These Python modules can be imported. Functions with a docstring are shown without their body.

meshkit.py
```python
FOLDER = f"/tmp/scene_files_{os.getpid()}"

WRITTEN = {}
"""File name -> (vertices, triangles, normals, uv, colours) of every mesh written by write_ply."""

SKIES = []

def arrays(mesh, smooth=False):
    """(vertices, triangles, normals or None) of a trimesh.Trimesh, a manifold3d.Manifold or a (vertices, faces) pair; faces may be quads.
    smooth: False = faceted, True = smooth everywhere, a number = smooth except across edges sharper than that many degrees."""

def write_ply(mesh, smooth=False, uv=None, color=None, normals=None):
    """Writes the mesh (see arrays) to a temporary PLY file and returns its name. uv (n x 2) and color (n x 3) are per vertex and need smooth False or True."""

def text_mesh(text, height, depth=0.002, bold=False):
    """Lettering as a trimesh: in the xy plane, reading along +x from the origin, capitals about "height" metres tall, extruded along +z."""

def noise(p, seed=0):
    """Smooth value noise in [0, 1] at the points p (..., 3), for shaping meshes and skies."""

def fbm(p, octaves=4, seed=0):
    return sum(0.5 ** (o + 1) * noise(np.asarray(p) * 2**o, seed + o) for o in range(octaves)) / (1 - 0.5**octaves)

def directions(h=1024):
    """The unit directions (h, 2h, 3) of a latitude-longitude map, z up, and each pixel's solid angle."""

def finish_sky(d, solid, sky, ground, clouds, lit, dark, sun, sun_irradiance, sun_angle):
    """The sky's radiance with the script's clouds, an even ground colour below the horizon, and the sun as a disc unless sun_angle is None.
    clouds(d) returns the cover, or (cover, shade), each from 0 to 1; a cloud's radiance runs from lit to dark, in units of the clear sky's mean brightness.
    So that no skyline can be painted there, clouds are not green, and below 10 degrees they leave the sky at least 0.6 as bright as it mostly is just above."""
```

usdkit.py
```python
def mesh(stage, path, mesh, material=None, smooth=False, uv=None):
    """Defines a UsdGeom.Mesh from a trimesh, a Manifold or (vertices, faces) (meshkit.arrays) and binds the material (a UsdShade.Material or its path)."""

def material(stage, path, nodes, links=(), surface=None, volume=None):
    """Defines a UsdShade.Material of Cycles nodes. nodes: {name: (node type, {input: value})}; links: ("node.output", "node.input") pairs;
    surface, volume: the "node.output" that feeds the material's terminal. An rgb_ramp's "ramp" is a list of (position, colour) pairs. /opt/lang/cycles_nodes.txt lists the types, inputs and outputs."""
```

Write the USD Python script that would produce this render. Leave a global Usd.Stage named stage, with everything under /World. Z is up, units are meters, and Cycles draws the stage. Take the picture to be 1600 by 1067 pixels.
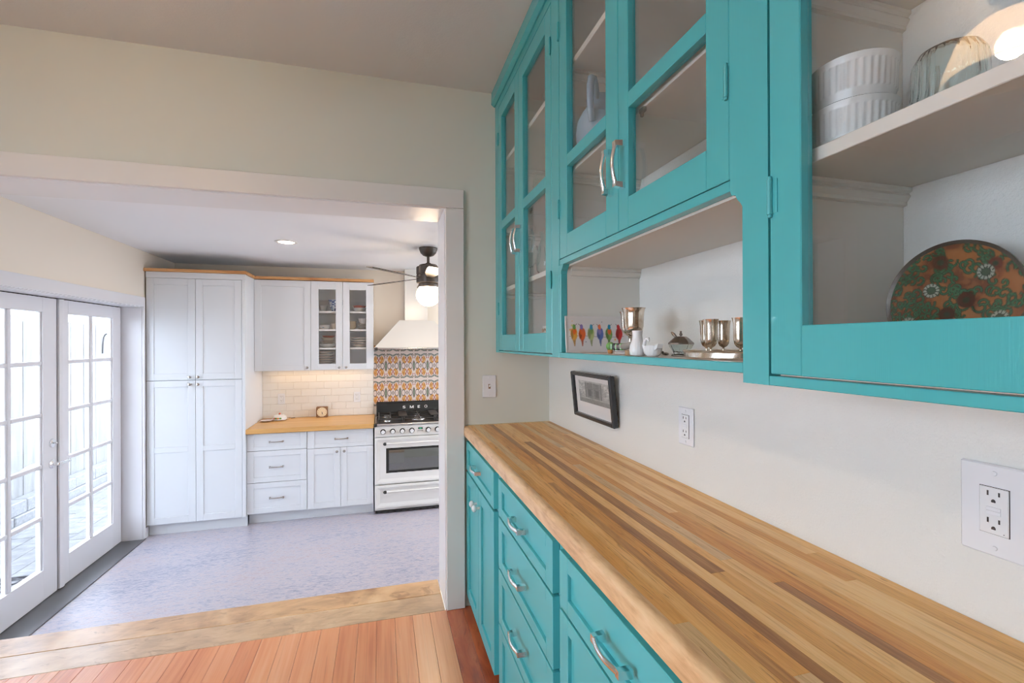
import math, random
import numpy as np, trimesh, manifold3d
import usdkit, meshkit
from pxr import Usd, UsdGeom, UsdLux, UsdShade, Gf, Sdf, Vt

stage = Usd.Stage.CreateInMemory()
UsdGeom.SetStageUpAxis(stage, 'Z')
UsdGeom.SetStageMetersPerUnit(stage, 1.0)
world = UsdGeom.Xform.Define(stage, '/World')
stage.SetDefaultPrim(world.GetPrim())
UsdGeom.Scope.Define(stage, '/World/Looks')
random.seed(7)
RNG = np.random.default_rng(7)

# ------------------------------------------------------------------ camera
CAM = np.array([0.0, 0.0, 1.333])
FPX, YAW, PIT, ROLL = 730.886524, 0.270833465, 0.00127022216, -0.0040524519
def cam_axes():
    c, s = math.cos, math.sin
    fw = np.array([s(YAW)*c(PIT), c(YAW)*c(PIT), s(PIT)])
    r = np.array([c(YAW), -s(YAW), 0.0]); u = np.cross(r, fw)
    return r*c(ROLL)+u*s(ROLL), -r*s(ROLL)+u*c(ROLL), fw
_r, _u, _f = cam_axes()
cam = UsdGeom.Camera.Define(stage, '/World/camera')
m = Gf.Matrix4d(*_r, 0, *_u, 0, *(-_f), 0, *CAM, 1)
cam.AddTransformOp().Set(m)
cam.CreateHorizontalApertureAttr(36.0); cam.CreateVerticalApertureAttr(36.0*1067/1600)
cam.CreateFocalLengthAttr(36.0*FPX/1600)
cam.CreateClippingRangeAttr(Gf.Vec2f(0.02, 200))
cam.CreateExposureAttr(0.0)

# ------------------------------------------------------------------ sky and large lights
ZK = -0.387          # kitchen floor (two steps below the dining room floor, z = 0)
ZP = -0.47           # patio
SKY = 2.9
dome = UsdLux.DomeLight.Define(stage, '/World/sky')
dome.CreateIntensityAttr(SKY); dome.CreateColorAttr(Gf.Vec3f(0.84, 0.94, 1.10))
WARM = (1.0, 0.70, 0.42)
L_GLOBE, L_CAN, L_UNDER, L_DINING = 29.0, 105.0, 13.0, 46.0

# ------------------------------------------------------------------ helpers
def lin(r, g, b):
    f = lambda v: v/12.92 if v <= 0.04045 else ((v+0.055)/1.055)**2.4
    return tuple(f(x/255.0) for x in (r, g, b))

ORIGIN, USED = {}, {}
def numbered(parent, name):
    k = (parent, name); n = USED.get(k, 0); USED[k] = n+1
    return name if n == 0 else f'{name}_{n:03d}'
def tag(p, label=None, cat=None, group=None, kind=None):
    p = p.GetPrim() if hasattr(p, 'GetPrim') else p
    for k, v in (('label', label), ('category', cat), ('group', group), ('kind', kind)):
        if v: p.SetCustomDataByKey(k, v)
    return p
def thing(name, loc, label, cat, group=None, kind=None):
    path = '/World/'+numbered('/World', name)
    x = UsdGeom.Xform.Define(stage, path); x.AddTranslateOp().Set(Gf.Vec3d(*map(float, loc))); x.AddRotateZOp().Set(0.0)
    ORIGIN[path] = np.array(loc, float)
    tag(x, label, cat, group, kind)
    return path
def obj(name, tm, mat, parent=None, smooth=False, label=None, cat=None, group=None, kind=None, col=None):
    par = parent or '/World'
    path = par+'/'+numbered(par, name)
    o = ORIGIN.get(par, np.zeros(3)); ORIGIN[path] = o
    if hasattr(tm, 'to_mesh'):
        q = tm.to_mesh(); tm = trimesh.Trimesh(q.vert_properties[:, :3], q.tri_verts, process=False)
    v = np.array(tm.vertices, float)-o
    g = usdkit.mesh(stage, path, (v, np.array(tm.faces)), MAT[mat] if isinstance(mat, str) else mat, smooth)
    if col is not None:
        UsdGeom.PrimvarsAPI(g).CreatePrimvar('tint', Sdf.ValueTypeNames.Color3fArray, 'vertex').Set(Vt.Vec3fArray.FromNumpy(np.asarray(col, np.float32)))
    tag(g, label, cat, group, kind)
    return path
def dup(src, loc, label, rotz=0.0, group=None, cat=None):
    was = stage.GetPrimAtPath(src).GetCustomData()
    base = src.split('/')[-1]
    if base[-4:-3] == '_' and base[-3:].isdigit(): base = base[:-4]
    path = '/World/'+numbered('/World', base)
    x = UsdGeom.Xform.Define(stage, path)
    x.AddTranslateOp().Set(Gf.Vec3d(*map(float, loc))); x.AddRotateZOp().Set(float(rotz))
    x.GetPrim().GetReferences().AddInternalReference(src); x.GetPrim().SetInstanceable(True)
    tag(x, label, cat or was['category'], group or was.get('group'))
    return path
cat_ = trimesh.util.concatenate
def join(*ms): return cat_([m for m in ms])
_HULL = {}
def box(x0, x1, y0, y1, z0, z1, b=0.0):
    (x0, x1), (y0, y1), (z0, z1) = sorted((x0, x1)), sorted((y0, y1)), sorted((z0, z1))
    if b <= 0:
        m = trimesh.creation.box((x1-x0, y1-y0, z1-z0)); m.apply_translation(((x0+x1)/2, (y0+y1)/2, (z0+z1)/2)); return m
    b = min(b, (x1-x0)*0.45, (y1-y0)*0.45, (z1-z0)*0.45)
    if 'f' not in _HULL:
        p = np.array([[sx*(2 if a else 3), sy*(2 if a != 1 else 3), sz*(2 if a != 2 else 3)] if False else
                      [sx*(3 if a == 0 else 2), sy*(3 if a == 1 else 2), sz*(3 if a == 2 else 2)]
                      for sx in (-1, 1) for sy in (-1, 1) for sz in (-1, 1) for a in range(3)], float)
        h = trimesh.convex.convex_hull(p)
        _HULL['p'], _HULL['f'] = np.array(h.vertices), np.array(h.faces)
    p = _HULL['p']; s = np.sign(p); outer = np.abs(p) == 3
    half = np.array([x1-x0, y1-y0, z1-z0])/2
    v = s*(half-np.where(outer, 0, b)) + np.array([x0+x1, y0+y1, z0+z1])/2
    return trimesh.Trimesh(v, _HULL['f'], process=False)
def to(mesh, o, U, V, W):
    M = np.eye(4); M[:3, 0], M[:3, 1], M[:3, 2], M[:3, 3] = U, V, W, o
    q = mesh.copy(); q.apply_transform(M); return q
def lathe(prof, n=32, c=(0, 0, 0), flute=None):
    prof = [(max(r, 1e-5), z) for r, z in prof]; k = len(prof)
    a = np.arange(n)*2*np.pi/n
    v = []
    for r, z in prof:
        rr = np.full(n, r)
        if flute and flute[0] <= z <= flute[1]: rr = r*(1+flute[2]*np.cos(a*flute[3]))
        v.append(np.stack([rr*np.cos(a), rr*np.sin(a), np.full(n, z)], 1))
    v = np.vstack(v)+np.array(c)
    f = []
    for i in range(k-1):
        for j in range(n):
            j2 = (j+1) % n
            f += [[i*n+j, i*n+j2, (i+1)*n+j2], [i*n+j, (i+1)*n+j2, (i+1)*n+j]]
    m = trimesh.Trimesh(v, f, process=True)
    m.update_faces(m.nondegenerate_faces(height=1e-9))
    return m
def tube(pts, r, n=10, closed=False):
    pts = np.array(pts, float); k = len(pts); r = np.broadcast_to(r, (k,))
    t = np.gradient(pts, axis=0); t /= np.linalg.norm(t, axis=1, keepdims=True)
    a = np.array([0, 0, 1.0]) if abs(t[0][2]) < 0.9 else np.array([1.0, 0, 0])
    N = np.cross(t[0], a); N /= np.linalg.norm(N)
    V = []
    for i in range(k):
        N = N-t[i]*(N@t[i]); N /= np.linalg.norm(N); B = np.cross(t[i], N)
        ang = np.arange(n)*2*np.pi/n
        V.append(pts[i]+r[i]*(np.cos(ang)[:, None]*N+np.sin(ang)[:, None]*B))
    V = np.vstack(V+[pts[:1], pts[-1:]]); f = []
    for i in range(k-1):
        for j in range(n):
            j2 = (j+1) % n
            f += [[i*n+j, i*n+j2, (i+1)*n+j2], [i*n+j, (i+1)*n+j2, (i+1)*n+j]]
    for j in range(n):
        f += [[k*n, (j+1) % n, j], [k*n+1, (k-1)*n+j, (k-1)*n+(j+1) % n]]
    return trimesh.Trimesh(V, f, process=False)
def bar(pts, w, h, side):
    """A rectangular-section bar swept along pts; side = the direction of its width."""
    pts = np.array(pts, float); k = len(pts); side = np.array(side, float); side /= np.linalg.norm(side)
    w = np.broadcast_to(w, (k,)); h = np.broadcast_to(h, (k,))
    t = np.gradient(pts, axis=0); t /= np.linalg.norm(t, axis=1, keepdims=True)
    V = []
    for i in range(k):
        up = np.cross(t[i], side); up /= np.linalg.norm(up)
        V += [pts[i]+side*a*w[i]/2+up*b*h[i]/2 for a, b in ((-1, -1), (1, -1), (1, 1), (-1, 1))]
    f = []
    for i in range(k-1):
        for j in range(4):
            j2 = (j+1) % 4
            f += [[i*4+j, i*4+j2, (i+1)*4+j2], [i*4+j, (i+1)*4+j2, (i+1)*4+j]]
    e = (k-1)*4
    f += [[0, 2, 1], [0, 3, 2], [e, e+1, e+2], [e, e+2, e+3]]
    m = trimesh.Trimesh(np.array(V), f, process=False); m.fix_normals(); return m
def prism(poly, a, b, axis):
    """Polygon (2-D points) extruded from a to b along axis (x: poly is y,z; y: poly is x,z; z: poly is x,y)."""
    from shapely.geometry import Polygon
    m = trimesh.creation.extrude_polygon(Polygon(poly), b-a, engine='earcut'); v = np.array(m.vertices)
    p, q, h = v[:, 0], v[:, 1], v[:, 2]+a
    v2 = {'x': np.stack([h, p, q], 1), 'y': np.stack([p, h, q], 1), 'z': np.stack([p, q, h], 1)}[axis]
    m = trimesh.Trimesh(v2, m.faces, process=False); m.fix_normals(); return m
def sphere(c, r, sub=3, s=(1, 1, 1)):
    m = trimesh.creation.icosphere(sub, 1.0); m.apply_scale(r); m.apply_scale(s); m.apply_translation(c); return m
def grid(nu, nv, fn):
    """(nu+1)x(nv+1) vertices at fn(u, v), u, v in [0, 1]."""
    u, v = np.meshgrid(np.linspace(0, 1, nu+1), np.linspace(0, 1, nv+1), indexing='ij')
    P = fn(u.ravel(), v.ravel()); i, j = np.meshgrid(np.arange(nu), np.arange(nv), indexing='ij')
    a = (i*(nv+1)+j).ravel(); b = a+nv+1
    return trimesh.Trimesh(P, np.vstack([np.stack([a, b, b+1], 1), np.stack([a, b+1, a+1], 1)]), process=False), u.ravel(), v.ravel()
def mixc(col, mask, c):
    mask = np.clip(mask, 0, 1)[:, None]
    return col*(1-mask)+np.array(c)*mask
def soft(d, w): return np.clip(0.5-d/w, 0, 1)

# ------------------------------------------------------------------ materials
MAT = {}
def mk(name, nodes, links, surface, volume=None):
    MAT[name] = usdkit.material(stage, '/World/Looks/'+name, nodes, links, surface=surface, volume=volume); return name
def paint(name, c, rough=0.4, bump=0.0, scale=(200, 200, 200), spec=0.5, metal=0.0, coat=0.0, dist=0.001, vary=0.0):
    n = {'p': ('principled_bsdf', {'base_color': c, 'roughness': rough, 'specular_ior_level': spec, 'metallic': metal, 'coat_weight': coat})}
    l = []
    if bump or vary:
        n['g'] = ('geometry', {}); n['m'] = ('mapping', {'scale': scale}); n['n'] = ('noise_texture', {'scale': 1.0, 'detail': 3.0, 'roughness': 0.55})
        l += [('g.position', 'm.vector'), ('m.vector', 'n.vector')]
    if bump:
        n['b'] = ('bump', {'strength': bump, 'distance': dist}); l += [('n.fac', 'b.height'), ('b.normal', 'p.normal')]
    if vary:
        n['r'] = ('rgb_ramp', {'ramp': [(0.3, tuple(x*(1-vary) for x in c)), (0.7, tuple(min(1, x*(1+vary)) for x in c))]})
        l += [('n.fac', 'r.fac'), ('r.color', 'p.base_color')]
    return mk(name, n, l, 'p.BSDF')
def metal(name, c, rough=0.15, stain=None):
    n = {'p': ('principled_bsdf', {'base_color': c, 'roughness': rough, 'metallic': 1.0})}; l = []
    if stain:
        n['g'] = ('geometry', {}); n['n'] = ('noise_texture', {'scale': 22.0, 'detail': 3.0, 'roughness': 0.6}); n['r'] = ('rgb_ramp', {'ramp': [(0.42, c), (0.66, stain)]})
        l += [('g.position', 'n.vector'), ('n.fac', 'r.fac'), ('r.color', 'p.base_color')]
    return mk(name, n, l, 'p.BSDF')
def wood(name, c1, c2, c3, axis='y', fine=90.0, along=2.2, rough=0.35, coat=0.0, bump=0.05, seed=0.0, figure=0.6, streak=0.0):
    s = {'x': (along, fine, fine), 'y': (fine, along, fine), 'z': (fine, fine, along)}[axis]
    s2 = tuple(x*0.16 if x > along else x*0.45 for x in s); s3 = tuple(x*0.45 if x > along else x*0.7 for x in s)
    n = {'g': ('geometry', {}), 'm': ('mapping', {'scale': s, 'location': (seed, seed*1.7, seed*0.6)}), 'n': ('noise_texture', {'scale': 1.0, 'detail': 5.0, 'roughness': 0.65, 'distortion': 0.5}),
         'm2': ('mapping', {'scale': s2, 'location': (seed*2, seed, seed)}), 'n2': ('noise_texture', {'scale': 1.0, 'detail': 3.0, 'roughness': 0.5, 'distortion': 1.2}),
         'mx': ('mix_float', {'fac': figure}), 'r': ('rgb_ramp', {'ramp': [(0.30, c1), (0.5, c2), (0.68, c3)]}),
         'b': ('bump', {'strength': bump, 'distance': 0.0006}), 'p': ('principled_bsdf', {'roughness': rough, 'coat_weight': coat, 'coat_roughness': 0.34, 'specular_ior_level': 0.9 if coat else 0.5})}
    l = [('g.position', 'm.vector'), ('m.vector', 'n.vector'), ('g.position', 'm2.vector'), ('m2.vector', 'n2.vector'), ('n.fac', 'mx.a'), ('n2.fac', 'mx.b'),
         ('mx.result', 'r.fac'), ('n.fac', 'b.height'), ('b.normal', 'p.normal')]
    if streak:
        n['m3'] = ('mapping', {'scale': s3, 'location': (seed*3, seed*0.3, seed)}); n['n3'] = ('noise_texture', {'scale': 1.0, 'detail': 4.0, 'roughness': 0.6, 'distortion': 2.0})
        n['r3'] = ('rgb_ramp', {'ramp': [(0.58, (0, 0, 0)), (0.68, (streak, streak, streak))]}); n['mc'] = ('mix_color', {'blend_type': 'multiply', 'b': (0.50, 0.36, 0.24)})
        l += [('g.position', 'm3.vector'), ('m3.vector', 'n3.vector'), ('n3.fac', 'r3.fac'), ('r3.color', 'mc.fac'), ('r.color', 'mc.a'), ('mc.result', 'p.base_color')]
    else: l += [('r.color', 'p.base_color')]
    return mk(name, n, l, 'p.BSDF')
def glass_pane(name, tint=(1, 1, 1), ior=1.55):
    return mk(name, {'q': ('geometry', {}), 'i': ('mix_float', {'a': ior, 'b': 1/ior}), 'f': ('fresnel', {}), 't': ('transparent_bsdf', {'color': tint}), 'g': ('glossy_bsdf', {'color': (1, 1, 1), 'roughness': 0.0}), 'm': ('mix_closure', {})},
              [('q.backfacing', 'i.fac'), ('i.result', 'f.IOR'), ('f.fac', 'm.fac'), ('t.BSDF', 'm.closure1'), ('g.BSDF', 'm.closure2')], 'm.closure')
def glow(name, c, s):
    return mk(name, {'e': ('emission', {'color': c, 'strength': s})}, [], 'e.emission')
def printed(name, rough=0.25, coat=0.0, metal_=0.0):
    return mk(name, {'a': ('attribute', {'attribute': 'tint'}), 'p': ('principled_bsdf', {'roughness': rough, 'coat_weight': coat, 'metallic': metal_})}, [('a.color', 'p.base_color')], 'p.BSDF')

TEAL = (0.060, 0.402, 0.425)
paint('teal_paint', TEAL, 0.30, 0.28, (420, 420, 12), dist=0.0006, coat=0.35)
paint('teal_base', (0.085, 0.465, 0.50), 0.36, 0.05, (60, 300, 60), dist=0.0004)
paint('wall_paint', (0.77, 0.765, 0.725), 0.5, 0.5, (230, 230, 230), dist=0.0022)
paint('wall_beige', (0.665, 0.67, 0.595), 0.6, 0.18, (150, 150, 150), dist=0.001)
paint('ceiling_paint', (0.66, 0.665, 0.655), 0.7, 0.25, (120, 120, 120), dist=0.002)
paint('kitchen_wall', (0.87, 0.785, 0.68), 0.6, 0.08, (150, 150, 150), dist=0.001)
paint('kitchen_ceiling', (0.88, 0.89, 0.91), 0.65)
paint('trim_white', (0.76, 0.74, 0.71), 0.35)
paint('jamb_white', (0.82, 0.82, 0.82), 0.35)
paint('cabinet_inside', (0.88, 0.87, 0.86), 0.5)
paint('cabinet_white', (0.735, 0.755, 0.785), 0.38)
paint('inside_white', (0.68, 0.66, 0.60), 0.5, 0.2, (60, 60, 60), dist=0.001)
paint('plate_plastic', (0.80, 0.80, 0.82), 0.3)
paint('dark_slot', (0.06, 0.045, 0.04), 0.5)
paint('door_white', (0.78, 0.77, 0.80), 0.35)
paint('gap_dark', (0.10, 0.08, 0.08), 0.7)
paint('sill_metal', (0.20, 0.20, 0.21), 0.38, 0, spec=0.6, metal=0.6)
paint('subway_glaze', (0.82, 0.79, 0.74), 0.16)
paint('grout', (0.72, 0.66, 0.60), 0.8)
paint('white_enamel', (0.80, 0.77, 0.72), 0.22)
paint('range_cream', (0.78, 0.76, 0.73), 0.2)
paint('black_enamel', (0.02, 0.02, 0.02), 0.15)
paint('cast_iron', (0.035, 0.033, 0.033), 0.5)
paint('bronze', (0.085, 0.07, 0.06), 0.32, metal=0.5)
paint('porcelain', (0.82, 0.82, 0.82), 0.12)
paint('ramekin_white', (0.70, 0.72, 0.70), 0.25)
paint('pitcher_blue', (0.30, 0.42, 0.53), 0.1)
paint('cream_glaze', (0.80, 0.70, 0.56), 0.2)
paint('white_plate', (0.86, 0.83, 0.78), 0.2)
paint('tan_plate', (0.74, 0.58, 0.44), 0.3)
paint('red_glaze', (0.62, 0.16, 0.10), 0.2)
paint('black_frame', (0.022, 0.024, 0.028), 0.28, coat=0.4)
paint('walnut_frame', (0.26, 0.14, 0.07), 0.4)
paint('dial_cream', (0.85, 0.72, 0.50), 0.4)
paint('cork', (0.42, 0.27, 0.15), 0.8, 0.3, (300, 300, 300))
paint('green_glaze', (0.16, 0.36, 0.10), 0.2)
paint('orange_glaze', (0.55, 0.25, 0.08), 0.3)
paint('orange_print', (0.75, 0.28, 0.08), 0.3)
paint('grey_stone', (0.30, 0.27, 0.24), 0.5, 0.3, (150, 150, 150))
paint('box_white', (0.72, 0.68, 0.65), 0.6)
paint('lino', (0.60, 0.62, 0.71), 0.42, 0.0)
paint('paver', (0.20, 0.20, 0.205), 0.8, 0.4, (12, 12, 12), vary=0.25)
paint('wall_block', (0.22, 0.22, 0.23), 0.85, 0.5, (40, 40, 40), vary=0.25)
paint('fence_wood', (0.205, 0.20, 0.197), 0.75, 0.3, (14, 14, 2.2), vary=0.30)
paint('soil', (0.35, 0.33, 0.30), 0.9)
paint('house_siding', (0.7, 0.7, 0.68), 0.7)
paint('screen_black', (0.015, 0.02, 0.02), 0.1)
paint('letter_white', (0.85, 0.83, 0.80), 0.3)
paint('knob_blue', (0.10, 0.16, 0.34), 0.3)
paint('iron_black', (0.02, 0.02, 0.022), 0.5)
metal('chrome', (0.86, 0.86, 0.87), 0.16)
metal('nickel', (0.55, 0.53, 0.51), 0.28)
metal('steel', (0.70, 0.69, 0.68), 0.2)
metal('old_silver', (0.78, 0.71, 0.62), 0.17, (0.52, 0.42, 0.32))
metal('pewter', (0.27, 0.23, 0.20), 0.35)
glass_pane('pane_glass'); glass_pane('door_glass', (0.97, 0.99, 1.0))
mk('clear_glass', {'p': ('principled_bsdf', {'base_color': (0.90, 0.97, 0.95), 'roughness': 0.01, 'ior': 1.47, 'transmission_weight': 1.0})}, [], 'p.BSDF')
mk('oven_glass', {'p': ('principled_bsdf', {'base_color': (0.05, 0.055, 0.055), 'roughness': 0.03, 'specular_ior_level': 1.0, 'coat_weight': 1.0, 'coat_ior': 2.2})}, [], 'p.BSDF')
glow('globe_glow', (1.0, 0.76, 0.52), L_GLOBE)
glow('can_glow', (1.0, 0.82, 0.63), L_CAN)
glow('dining_glow', (1.0, 0.78, 0.56), L_DINING*6)
glow('lcd_glow', (0.15, 0.9, 0.5), 0.6)
mk('shade_glass', {'t': ('transparent_bsdf', {'color': (1, 0.95, 0.88)}), 'l': ('translucent_bsdf', {'color': (0.85, 0.74, 0.60)}), 'm': ('mix_closure', {'fac': 0.78})}, [('t.BSDF', 'm.closure1'), ('l.BSDF', 'm.closure2')], 'm.closure')
printed('tile_print', 0.18, 0.3); printed('bird_print', 0.2, 0.5); printed('photo_print', 0.4); printed('enamel_print', 0.16, 0.6); printed('blue_print', 0.15, 0.4)
# dining floor fir, threshold maple, lino marbling, butcher block strips
FIR = [((214, 118, 66), (238, 154, 100), (246, 174, 122)), ((218, 124, 70), (242, 160, 106), (248, 182, 130)), ((208, 110, 60), (234, 148, 94), (242, 166, 114)), ((220, 130, 78), (244, 168, 116), (250, 190, 142))]
for i, c in enumerate(FIR): wood(f'fir_{i}', *[lin(*x) for x in c], axis='y', fine=60, along=1.2, rough=0.30, seed=i*3.1, bump=0.04, coat=0.5, streak=0.25)
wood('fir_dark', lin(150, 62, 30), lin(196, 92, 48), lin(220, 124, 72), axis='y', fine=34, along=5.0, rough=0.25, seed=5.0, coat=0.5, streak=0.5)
wood('maple_x', lin(166, 118, 74), lin(222, 176, 122), lin(240, 204, 156), axis='x', fine=22, along=7.0, rough=0.3, seed=2.0, figure=0.7, coat=1.0, streak=0.6)
wood('maple_x2', lin(176, 138, 100), lin(216, 178, 134), lin(234, 202, 160), axis='x', fine=30, along=9.0, rough=0.3, seed=8.0, figure=0.6, coat=1.0, streak=0.5)
BUTCH = [((206, 150, 80), (238, 188, 114), (248, 208, 140)), ((190, 128, 58), (226, 168, 90), (240, 190, 114)), ((138, 90, 48), (174, 124, 70), (202, 154, 98)), ((184, 114, 48), (218, 154, 78), (234, 178, 102)),
         ((190, 152, 100), (224, 190, 138), (238, 210, 162)), ((214, 164, 94), (242, 200, 132), (250, 216, 156)), ((160, 108, 56), (204, 150, 86), (224, 178, 112)), ((176, 118, 56), (234, 182, 104), (206, 148, 80))]
for i, c in enumerate(BUTCH): wood(f'block_{i}', *[lin(*x) for x in c], axis='y', fine=190, along=7.0, rough=0.36, seed=i*2.3, bump=0.03, figure=0.45, streak=0.75 if i in (0, 1, 4, 7) else 0.35)
wood('block_edge', lin(184, 138, 94), lin(222, 184, 138), lin(234, 202, 160), axis='y', fine=120, along=14.0, rough=0.35, seed=4.0)
wood('kitchen_block', lin(196, 142, 78), lin(220, 172, 108), lin(232, 190, 130), axis='x', fine=60, along=1.5, rough=0.35, seed=1.0, figure=0.4)
wood('pine_trim', lin(150, 84, 40), lin(206, 148, 92), lin(222, 172, 118), axis='x', fine=60, along=4.0, rough=0.4, seed=6.0, figure=0.7)
mk('marmoleum', {'g': ('geometry', {}), 'm': ('mapping', {'scale': (22, 70, 22)}), 'n': ('noise_texture', {'scale': 1.0, 'detail': 6.0, 'roughness': 0.7, 'distortion': 1.0}),
                 'm2': ('mapping', {'scale': (1.6, 3.2, 1)}), 'n2': ('noise_texture', {'scale': 1.0, 'detail': 2.0}), 'x': ('mix_float', {'fac': 0.22}),
                 'r': ('rgb_ramp', {'ramp': [(0.36, lin(136, 142, 166)), (0.46, lin(176, 174, 190)), (0.54, lin(198, 190, 196)), (0.64, lin(180, 160, 168))]}), 'p': ('principled_bsdf', {'roughness': 0.36, 'coat_weight': 0.6, 'coat_roughness': 0.3})},
   [('g.position', 'm.vector'), ('m.vector', 'n.vector'), ('g.position', 'm2.vector'), ('m2.vector', 'n2.vector'), ('n.fac', 'x.a'), ('n2.fac', 'x.b'), ('x.result', 'r.fac'), ('r.color', 'p.base_color')], 'p.BSDF')

# ------------------------------------------------------------------ room shell
XW, YF, YK, YB = 0.855, 2.345, 2.60, 5.50      # right wall, far dining wall, its kitchen face, kitchen back wall
ZC, ZKC = 2.612, 2.15
XL, YR = -2.6, -2.8                             # unseen dining walls
XKL, XKR = -2.03, 2.4                           # kitchen side walls
OPL, OPR, OPT = -1.72, 0.300, 1.998             # the opening between the rooms
def struct(name, tm, mat, label, cat, parent=None, **k): return obj(name, tm, mat, parent, label=label, cat=cat, kind='structure', **k)

struct('wall_right', box(XW, XW+0.13, YR-0.12, YF, -0.02, ZC+0.1), 'wall_paint', 'textured off-white wall behind the butcher block counter', 'wall')
struct('wall_far', join(box(OPR+0.004, XW+0.13, YF, YK, ZK-0.1, ZC+0.1), box(XL-0.12, OPL-0.004, YF, YK, ZK-0.1, ZC+0.1), box(OPL-0.004, OPR+0.004, YF, YK, OPT+0.004, ZC+0.1), box(XW+0.13, XKR+0.12, YF, YK, ZK-0.1, ZC+0.1)),
       'wall_beige', 'beige wall with the wide cased opening into the kitchen', 'wall')
WY0, WY1, WZ0, WZ1 = -1.5, 1.1, 0.75, 2.15
struct('wall_left', join(box(XL-0.12, XL, YR, WY0, -0.02, ZC+0.1), box(XL-0.12, XL, WY1, YF, -0.02, ZC+0.1), box(XL-0.12, XL, WY0, WY1, -0.02, WZ0), box(XL-0.12, XL, WY0, WY1, WZ1, ZC+0.1)),
       'wall_paint', 'dining room wall with the big window, out of frame on the left', 'wall')
struct('wall_back', box(XL-0.12, XW, YR-0.12, YR, -0.02, ZC+0.1), 'wall_paint', 'plain dining room wall behind the viewer', 'wall')
struct('ceiling', box(XL-0.12, XW+0.13, YR-0.12, YF, ZC, ZC+0.12), 'ceiling_paint', 'plain plaster ceiling of the dining room, grey-beige', 'ceiling')
# dining floor: planks
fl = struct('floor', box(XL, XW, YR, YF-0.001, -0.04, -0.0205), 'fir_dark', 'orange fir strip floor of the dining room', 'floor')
x = XL+0.005; k = 0
while x < XW-0.01:
    x1 = min(x+0.0828, XW-0.003)
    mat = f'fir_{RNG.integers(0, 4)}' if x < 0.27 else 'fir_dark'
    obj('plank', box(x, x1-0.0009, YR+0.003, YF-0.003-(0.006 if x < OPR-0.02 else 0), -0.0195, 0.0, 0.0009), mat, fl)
    x = x1; k += 1
# threshold of two wide boards, jambs, casing
th = thing('threshold', (-0.7, 2.49, 0), 'pale figured maple threshold of two wide boards between the two floors', 'threshold', kind='structure')
obj('board', box(OPL+0.002, OPR-0.002, 2.337, 2.4975, -0.03, 0.0005, 0.0015), 'maple_x2', th)
obj('board', box(OPL+0.002, OPR-0.002, 2.4985, 2.655, -0.03, 0.0005, 0.004), 'maple_x', th)
obj('riser', box(OPL+0.002, OPR-0.002, 2.602, 2.625, ZK+0.19, -0.031, 0.001), 'trim_white', th)
st = thing('step', (-0.7, 2.75, ZK), 'low wooden step below the threshold, down to the kitchen floor', 'step', kind='structure')
obj('tread', box(OPL+0.002, OPR-0.002, 2.604, 2.92, ZK+0.158, ZK+0.188, 0.004), 'maple_x2', st)
obj('riser', box(OPL+0.002, OPR-0.002, 2.604, 2.895, ZK+0.001, ZK+0.157, 0.001), 'trim_white', st)
tr = thing('trim_1', (OPR, 2.46, 0), 'white wooden casing and jamb around the kitchen opening', 'door casing', kind='structure')
obj('jamb', box(OPR, OPR+0.019, 2.342, 2.604, 0.001, OPT, 0.001), 'jamb_white', tr)
obj('jamb', box(OPL-0.019, OPL, 2.342, 2.604, 0.001, OPT, 0.001), 'jamb_white', tr)
obj('head_jamb', box(OPL-0.019, OPR+0.019, 2.342, 2.604, OPT, OPT+0.019, 0.001), 'jamb_white', tr)
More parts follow.
